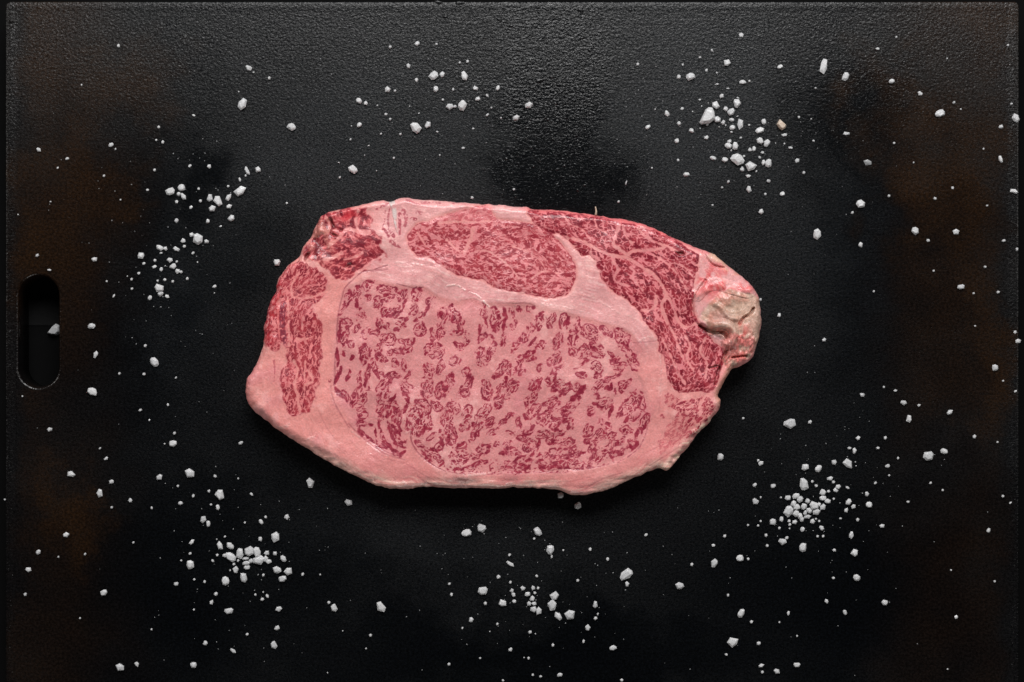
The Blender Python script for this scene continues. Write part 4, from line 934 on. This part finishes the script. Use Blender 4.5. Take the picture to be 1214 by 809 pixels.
put(0, 0, 3, [(422,164,15,13,80),(885,243,26,20,-50),(902,258,9,7,0),(863,372,46,31,65),(849,327,7,6),(689,411,14,9,-20,D),(565,453,12,11),(556,499,10,9),(579,507,15,12,70),(395,516,20,15,45),(411,531,10,7),(139,534,20,15,-45),(240,565,19,10,15),(206,598,11,8),(370,626,12,9),(550,605,10,9),(525,676,12,10,0,D),(429,711,8),(675,589,10,D),(290,302,8,D),(180,718,7),(65,764,7)])
put(304, 0, 3, [(46,279,14,13),(126,452,32,26,-30),(476,168,15,13),(572,156,19,16,30),(640,158,11,10),(540,235,19,16),(570,286,16,13,-60),(631,270,36,28,40),(661,266,20,18),(723,224,11,9,45),(751,220,14,12,60),(740,272,36,24,-60),(638,318,24,18,-80),(779,315,20,16,-20),(700,319,14,11,80),(859,314,20,14,60),(820,341,16,10,-60),(787,353,19,15,20),(466,320,23,20,60),(493,324,14,11),(365,359,24,20,-20),(389,368,18,15),(430,376,8),(663,356,11,10),(687,380,27,24,30),(706,380,14,12),(732,376,38,30,70),(545,379,6),(578,404,9,6),(836,384,9),(821,410,18,10,50),(870,420,9),(476,425,12,11),(460,407,14,12,0,D),(366,445,20,16,50),(566,455,44,34,-45),(611,446,28,20,65),(643,469,10,7,0,D),(443,477,10,8),(512,478,11,9),(335,497,12,8),(399,519,9,6),(489,563,11,9),(652,553,8,7),(385,553,6),(293,579,9,7),(343,604,34,28,-50),(297,632,12,8),(427,608,6),(767,704,13,12),(735,527,14,10,0,D),(771,458,12,7,0,D),(108,723,9,D),(338,449,6)])
put(608, 0, 3, [(12,419,26,22,0),(57,374,30,25,0),(444,230,14,13),(480,453,22,15,35),(548,405,24,18,-80),(590,274,16,14),(631,273,34,26,20),(604,231,12,9),(708,180,13,9,-60),(666,205,12,9,30),(812,125,20,18,0,D),(762,224,26,24,0),(725,260,9),(817,293,26,16,0),(841,289,11),(764,315,10,5),(725,300,14,6,10),(665,355,10,8),(689,250,12,D),(590,440,14,12),(601,387,10,D),(581,501,20,16),(635,465,18,14),(687,491,16,12),(711,562,22,12,-10),(617,621,24,16,10),(403,650,22,6,70),(376,718,12,10),(4,674,10,D),(506,389,6,D),(637,397,6),(587,570,7,D),(495,598,8,D),(882,754,20,18),(838,674,26,18,-75),(766,647,16,12),(744,668,10),(898,691,12,D),(908,645,14),(837,627,20,12,0),(815,604,16,14),(866,610,10,8),(710,730,8,D)])
put(910, 0, 3, [(44,238,22,14,25),(199,238,56,26,75),(277,273,34,22,65),(391,175,18,11,0),(441,290,22,17),(542,333,19,17),(612,404,38,26,20),(662,365,13,10),(280,476,24,13,0),(170,314,9),(458,132,9,D),(450,510,11),(519,579,8),(881,421,36,26,-60),(867,370,13,8),(829,452,17,14),(828,567,26,14,-75),(877,681,32,16,-10),(658,669,13,D),(595,707,14),(780,732,12,8),(330,726,34,30,20),(301,757,13,11),(431,698,13,12),(355,578,30,22,0,D),(128,615,14,13),(52,690,19,15),(5,645,14),(638,209,8),(854,162,11),(687,389,8,D),(768,530,8,D),(163,502,11,9),(155,424,7)])
put(0, 270, 3, [(133,99,15,12,45),(176,151,17,9,0),(336,113,22,16,0),(327,350,28,20,0),(341,451,28,16,80),(330,583,38,28,-30),(178,717,20,15),(380,191,9),(405,243,16,8,60,D),(425,519,12),(517,420,14,12),(550,478,38,28,-50),(513,521,14,12,-30),(626,534,13,8),(500,649,15,11),(356,785,12,8),(621,731,14,11),(616,768,28,24,0),(586,769,8),(857,766,18,12,20),(80,600,8),(597,630,12,D),(531,685,8,D)])
put(910, 270, 3, [(175,24,42,28,-85),(330,61,19,15),(524,12,30,26,-30),(670,15,26,22,0,D),(839,47,16,11),(886,77,14,10),(773,140,11),(687,211,28,18,5),(732,234,10),(819,230,15,12),(590,154,10),(377,227,12,9),(41,311,17,13),(201,400,16,13),(570,46,14,D),(808,498,24,22,90),(837,545,9),(881,582,13,9),(336,595,18,16,-45),(413,567,10),(454,580,17,11,10),(484,622,24,18,-30),(538,632,13,11),(502,680,28,20,85),(648,656,26,18,30),(78,697,46,38,-10),(150,691,16,13),(322,748,18,14,30),(418,748,15,12),(392,784,16,11,0),(627,795,28,20,-10),(570,812,40,34,0),(890,403,24,18,0,D),(880,372,14,D),(817,763,9),(735,743,16,D),(738,350,8,D)])
put(0, 539, 3, [(378,14,18,12),(255,69,30,22,0),(354,137,32,22,-85),(397,97,19,15,20),(464,163,16,15),(398,188,11),(540,190,12,9),(567,81,24,21),(675,65,36,34,0),(633,112,12),(642,173,17,14,20),(688,147,14),(766,77,16,13,-40),(848,85,9),(744,130,13),(783,142,38,34,-60),(751,178,10),(775,188,22,14,-75),(895,141,16,11,-50),(871,241,10),(237,285,24,20,10),(137,347,20,16,60),(102,410,22,18),(91,497,14,13),(208,364,9),(303,354,12,9),(475,313,10),(370,491,26,22,20),(285,582,9),(539,622,9),(427,755,32,28,0),(488,746,20,14,-50),(689,748,24,22,0),(731,670,18,16),(830,698,26,14,-45),(815,556,34,20,10),(690,552,9),(880,639,13,10),(17,160,8,D),(627,460,18,14,0),(645,377,9)])
put(304, 539, 3, [(192,100,38,30,85),(329,170,30,24,-45),(108,222,20,18),(33,222,13),(227,427,8),(79,549,24,20),(73,617,22,16,30),(63,678,30,22,-70),(258,526,14,12),(277,546,30,22,-70),(444,542,42,32,-70),(406,642,13),(390,690,8),(307,627,6),(253,776,6),(747,278,38,26,15),(801,262,34,28,-20),(686,460,13,10,30),(694,498,15,12),(805,484,38,30,0),(814,529,14),(764,587,20,16),(733,617,11,8),(903,693,16,14),(796,724,9),(685,745,13),(877,803,11,10),(900,357,16,11)])
put(608, 539, 3, [(170,145,24,22),(231,182,28,24),(88,274,34,26,-60),(76,299,11),(133,339,36,28,85),(138,363,14,8),(179,340,8,D),(275,337,15,13),(337,372,15,12),(473,286,16,10),(402,427,54,34,40),(406,460,20,16,80),(593,466,34,26,-5),(636,391,15,12),(716,385,34,24,85),(714,323,16,12,0,D),(753,290,14),(807,368,28,24,10),(837,371,12),(765,500,13,10),(811,564,36,22,65),(848,595,14),(782,664,40,34,50),(759,711,13,11),(874,671,16,14),(884,750,22,14,15),(887,773,13),(356,687,28,18,10),(167,783,20,14,10),(71,783,12),(99,789,13,9),(142,678,13),(56,724,11),(40,722,6),(387,802,13),(738,8,26,22),(900,287,14),(904,324,14),(836,251,10)])
put(910, 539, 3, [(426,41,18,14,0),(432,74,9),(464,13,10,D),(579,101,13,10),(622,127,10),(499,168,13,11),(406,254,20,14,0),(836,148,13,12),(863,172,14,8,40),(785,270,18,14),(53,309,30,26,-30),(68,296,15,13),(124,330,34,26,80),(177,291,12),(197,291,13,9),(237,340,15,12),(309,348,28,25,45),(297,287,28,18,-85),(234,439,13),(316,437,27,25,0),(416,526,24,20,-20),(209,521,17,14,-40),(275,561,20,14,-60),(74,564,20,12,85,D),(42,596,9),(104,748,26,16,0),(33,771,24,20,-40),(105,645,8,D),(807,451,10),(671,578,16,D),(640,763,8),(652,411,8)])
put(0, 0, 1, [(328.7, 311.6, 8.5, 8.0, 0), (901.5, 355.5, 4.5, 3.6, 90), (881, 496, 4, 3.4, 0)])
WIN = [(890, 530, 1040, 630), (220, 615, 370, 715), (800, 100, 950, 200), (150, 260, 300, 360), (580, 665, 730, 765), (180, 180, 330, 262)]
GR = GR[:n_win] + [g for g in GR[n_win:] if not any(a <= g[0] < c and b <= g[1] < d for a, b, c, d in WIN)]
# drop any that would sit under the steak
Pout = np.array(OUT)
specials = []
# zones for the descriptions
ZONES = [
 ('in the dense pile at the lower right', 'dense salt pile at the lower right', lambda x, y: 920 < x < 985 and 575 < y < 622),
 ('around the dense pile at the lower right', 'salt around the lower right pile', lambda x, y: 880 < x < 1062 and 500 < y < 700),
 ('in the heap below the left end of the steak', 'salt heap below the left end of the steak', lambda x, y: 262 < x < 348 and 630 < y < 695),
 ('around the heap below the left end of the steak', 'salt around the heap at the lower left', lambda x, y: 195 < x < 400 and 590 < y < 809),
 ('in the cluster above the right end of the steak', 'salt cluster above the right end of the steak', lambda x, y: 740 < x < 950 and 30 < y < 260),
 ('in the scatter above the left half of the steak', 'salt scatter above the left half of the steak', lambda x, y: 380 < x < 740 and y < 245),
 ('in the upper clump left of the steak', 'upper salt clump left of the steak', lambda x, y: 180 < x < 320 and 180 < y < 272),
 ('in the lower clump left of the steak', 'lower salt clump left of the steak', lambda x, y: 140 < x < 345 and 272 <= y < 365),
 ('in the cluster below the middle of the steak', 'salt cluster below the middle of the steak', lambda x, y: 540 < x < 720 and 590 < y < 809),
 ('below the right half of the steak', 'salt scattered below the right half of the steak', lambda x, y: 640 < x < 905 and y > 530),
 ('beside the handle slot', 'salt scattered near the handle slot', lambda x, y: x < 262 and 290 < y < 500),
 ('scattered in the upper left of the board', 'salt scattered at the upper left', lambda x, y: x < 400 and y < 320),
 ('scattered in the lower left of the board', 'salt scattered at the lower left', lambda x, y: x < 420 and y >= 480),
 ('scattered in the upper right of the board', 'salt scattered at the upper right', lambda x, y: x > 900 and y < 330),
 ('scattered by the right edge of the board', 'salt scattered by the right edge', lambda x, y: x > 890 and 330 <= y < 530),
 ('scattered in the lower right of the board', 'salt scattered at the lower right', lambda x, y: x > 890),
 ('below the steak in open board', 'salt on the open board below the steak', lambda x, y: True),
]
SHORT = ['dense lower right pile', 'scatter near lower right pile', 'lower left heap', 'scatter near lower left heap', 'upper right cluster', 'upper middle scatter', 'upper left clump',
         'middle left clump', 'lower middle cluster', 'scatter under the right half', 'scatter by the slot', 'far upper left', 'far lower left', 'far upper right', 'right edge scatter', 'far lower right', 'open board below']
grains = []
for i, (x, y, L, W, an, dim) in enumerate(GR):
    grains.append(dict(x=x, y=y, L=L * 0.97, W=W * 0.97, an=an, dim=dim, size=math.sqrt(L * W)))
grains.sort(key=lambda g: -g['size'] * (0.6 if g['dim'] else 1))
NI = 296
big, small = grains[:NI], grains[NI:]
protos = [hull_mesh('salt_crystal', 100 + i) for i in range(36)]
for p in protos: p.materials.append(M_SALT)
protos_d = []
for p in protos[:8]:
    c = p.copy(); c.materials.clear(); c.materials.append(M_DIM); protos_d.append(c)
zl = {}
for g in big:
    for k, z in enumerate(ZONES):
        if z[2](g['x'], g['y']): zl.setdefault(k, []).append(g); break
def free(g): return 'label' not in g
for k, gs in zl.items():
    where, grp, _ = ZONES[k]
    br = sorted([g for g in gs if not g['dim']], key=lambda g: -g['size'])
    if len(gs) == 1: gs[0]['label'] = 'lone white salt crystal ' + where; gs[0]['group'] = grp; continue
    for g, t in zip(br[:3], ('largest white salt crystal ', 'second largest white salt crystal ', 'third largest white salt crystal ')): g['label'] = t + where
    for key, rev, t in (('x', False, 'leftmost'), ('x', True, 'rightmost'), ('y', False, 'topmost'), ('y', True, 'lowest')):
        g = sorted(gs, key=lambda q: q[key], reverse=rev)[0]
        if free(g): g['label'] = t + ' salt crystal ' + where
    short = SHORT[k]
    anchors = [(g, g['label'].split(' salt')[0].replace(' white', '')) for g in gs if not free(g)]
    keyed = {}
    for g in gs:
        if not free(g): continue
        a, an_ = min(anchors, key=lambda t: math.hypot(t[0]['x'] - g['x'], t[0]['y'] - g['y']))
        ddx, ddy = g['x'] - a['x'], g['y'] - a['y']
        dirn = ['right of', 'up-right of', 'above', 'up-left of', 'left of', 'down-left of', 'below', 'down-right of'][int(round(math.degrees(math.atan2(-ddy, ddx)) / 45)) % 8]
        kind_ = 'dull grey' if g['dim'] else ('coarse' if g['size'] > 6.5 else 'tiny')
        keyed.setdefault((kind_, dirn, an_), []).append((math.hypot(ddx, ddy), g))
    for (kind_, dirn, an_), l in keyed.items():
        l.sort(key=lambda t: t[0])
        for q, (dd, g) in enumerate(l):
            o_ = '' if len(l) == 1 else ('nearest ', 'second ', 'third ', 'fourth ', 'fifth ', 'sixth ', 'seventh ', 'eighth ')[min(q, 7)]
            g['label'] = f"{o_}{kind_} salt crystal {dirn} the {an_} one, {short}"
    for g in gs: g['group'] = grp
def hfrac(g): return max(.42, min(.66, .62 - .01 * g['size'])) * (0.45 if g['dim'] else 1)
for i, g in enumerate(big):
    me = (protos_d if g['dim'] else protos)[random.randrange(8 if g['dim'] else len(protos))]
    o = bpy.data.objects.new('salt_crystal', me); col.objects.link(o)
    o.location = (wx(g['x']), wy(g['y']), -0.00002)
    if g['x'] > 1196 or g['x'] < 18: o.location.z = 0.00006
    o.scale = (g['L'] * S, g['W'] * S, min(g['L'], g['W']) * S * hfrac(g))
    o.rotation_euler = (0, 0, math.radians(g['an']))
    tag(o, g['label'], 'salt', g['group'])
# individually shaped crystals
trap = hull_mesh('salt_crystal', 5, [(-.5, -.38), (-.40, -.5), (.12, -.46), (.5, -.22), (.46, .14), (.36, .44), (.12, .5), (-.08, .36), (-.28, -.1)])
trap.materials.append(M_SALT)
o = bpy.data.objects.new('salt_crystal', trap); col.objects.link(o)
o.location = (wx(838.0), wy(137.6), -0.00002); o.scale = (19.5 * S, 20 * S, 9 * S); o.rotation_euler = (0, 0, math.radians(4))
tag(o, 'biggest salt crystal of all, a blunt white wedge above the right end of the steak', 'salt', 'salt cluster above the right end of the steak')
bei = hull_mesh('salt_crystal', 6, [(-.5, .05), (-.2, .5), (.1, .3), (.5, -.05), (.42, -.3), (.05, -.5), (-.3, -.25)])
bei.materials.append(M_BEIGE)
o = bpy.data.objects.new('salt_crystal', bei); col.objects.link(o)
o.location = (wx(926.2), wy(148.3), -0.00002); o.scale = (11.5 * S, 13.5 * S, 6.5 * S)
tag(o, 'beige tinted salt crystal at the right side of the upper right cluster', 'salt', 'salt cluster above the right end of the steak')
slot = hull_mesh('salt_crystal', 9, [(-.5, -.3), (-.1, .3), (.15, .5), (.5, .3), (.5, -.2), (.25, -.5), (-.2, -.45)])
slot.materials.append(M_SALT)
kz = (CAM_H - TZ) / CAM_H
o = bpy.data.objects.new('salt_crystal', slot); col.objects.link(o)
o.location = (wx(64.5) * kz, wy(391) * kz, TZ - 0.00002); o.scale = (16 * S, 15 * S, 8 * S)
tag(o, 'white salt crystal fallen inside the handle slot at the left', 'salt', 'salt scattered near the handle slot')

# finest grains and dust: one mass
V, F = [], []
def speck(x, y, L, W, an, h):
    t = math.radians(an); ca, sa = math.cos(t), math.sin(t); k = len(V); n = 5
    for r, z in ((.9, 0), (1, .5), (.55, 1)):
        for i in range(n):
            a = 2 * math.pi * i / n + .3; j = random.uniform(.8, 1.1)
            u, v_ = L / 2 * S * r * math.cos(a) * j, W / 2 * S * r * math.sin(a) * j
            V.append((wx(x) + u * ca - v_ * sa, wy(y) + u * sa + v_ * ca, z * h * S - .00001))
    for r in range(2):
        for i in range(n): F.append((k + r * n + i, k + r * n + (i + 1) % n, k + (r + 1) * n + (i + 1) % n, k + (r + 1) * n + i))
    F.append(tuple(k + 2 * n + i for i in range(n)))
for g in small:
    speck(g['x'], g['y'], g['L'], g['W'], g['an'], g['W'] * .7 * (.4 if g['dim'] else 1))
o = mesh_obj('salt_dust', V, F, M_SALT); tag(o, 'finest white salt grains sprinkled over the black board', 'salt', kind='stuff')
V, F = [], []
for _ in range(750):
    c = random.choice([(860, 150, 90), (520, 130, 90), (230, 280, 80), (950, 600, 80), (300, 660, 80), (640, 690, 70), (600, 400, 420), (850, 130, 80)])
    x, y = random.gauss(c[0], c[2]), random.gauss(c[1], c[2])
    if not (25 < x < 1190 and 10 < y < 805) or (285 < x < 905 and 232 < y < 592) or (15 < x < 76 and 320 < y < 466): continue
    s = random.uniform(.5, 1.3)
    speck(x, y, s * random.uniform(1, 1.6), s, random.uniform(0, 180), s * .4)
o = mesh_obj('salt_powder', V, F, M_DIM); tag(o, 'faint grey salt powder specks dusting the black board', 'salt', kind='stuff')
print('grains', len(grains), 'individual', len(big), 'smallest', big[-1]['size'])
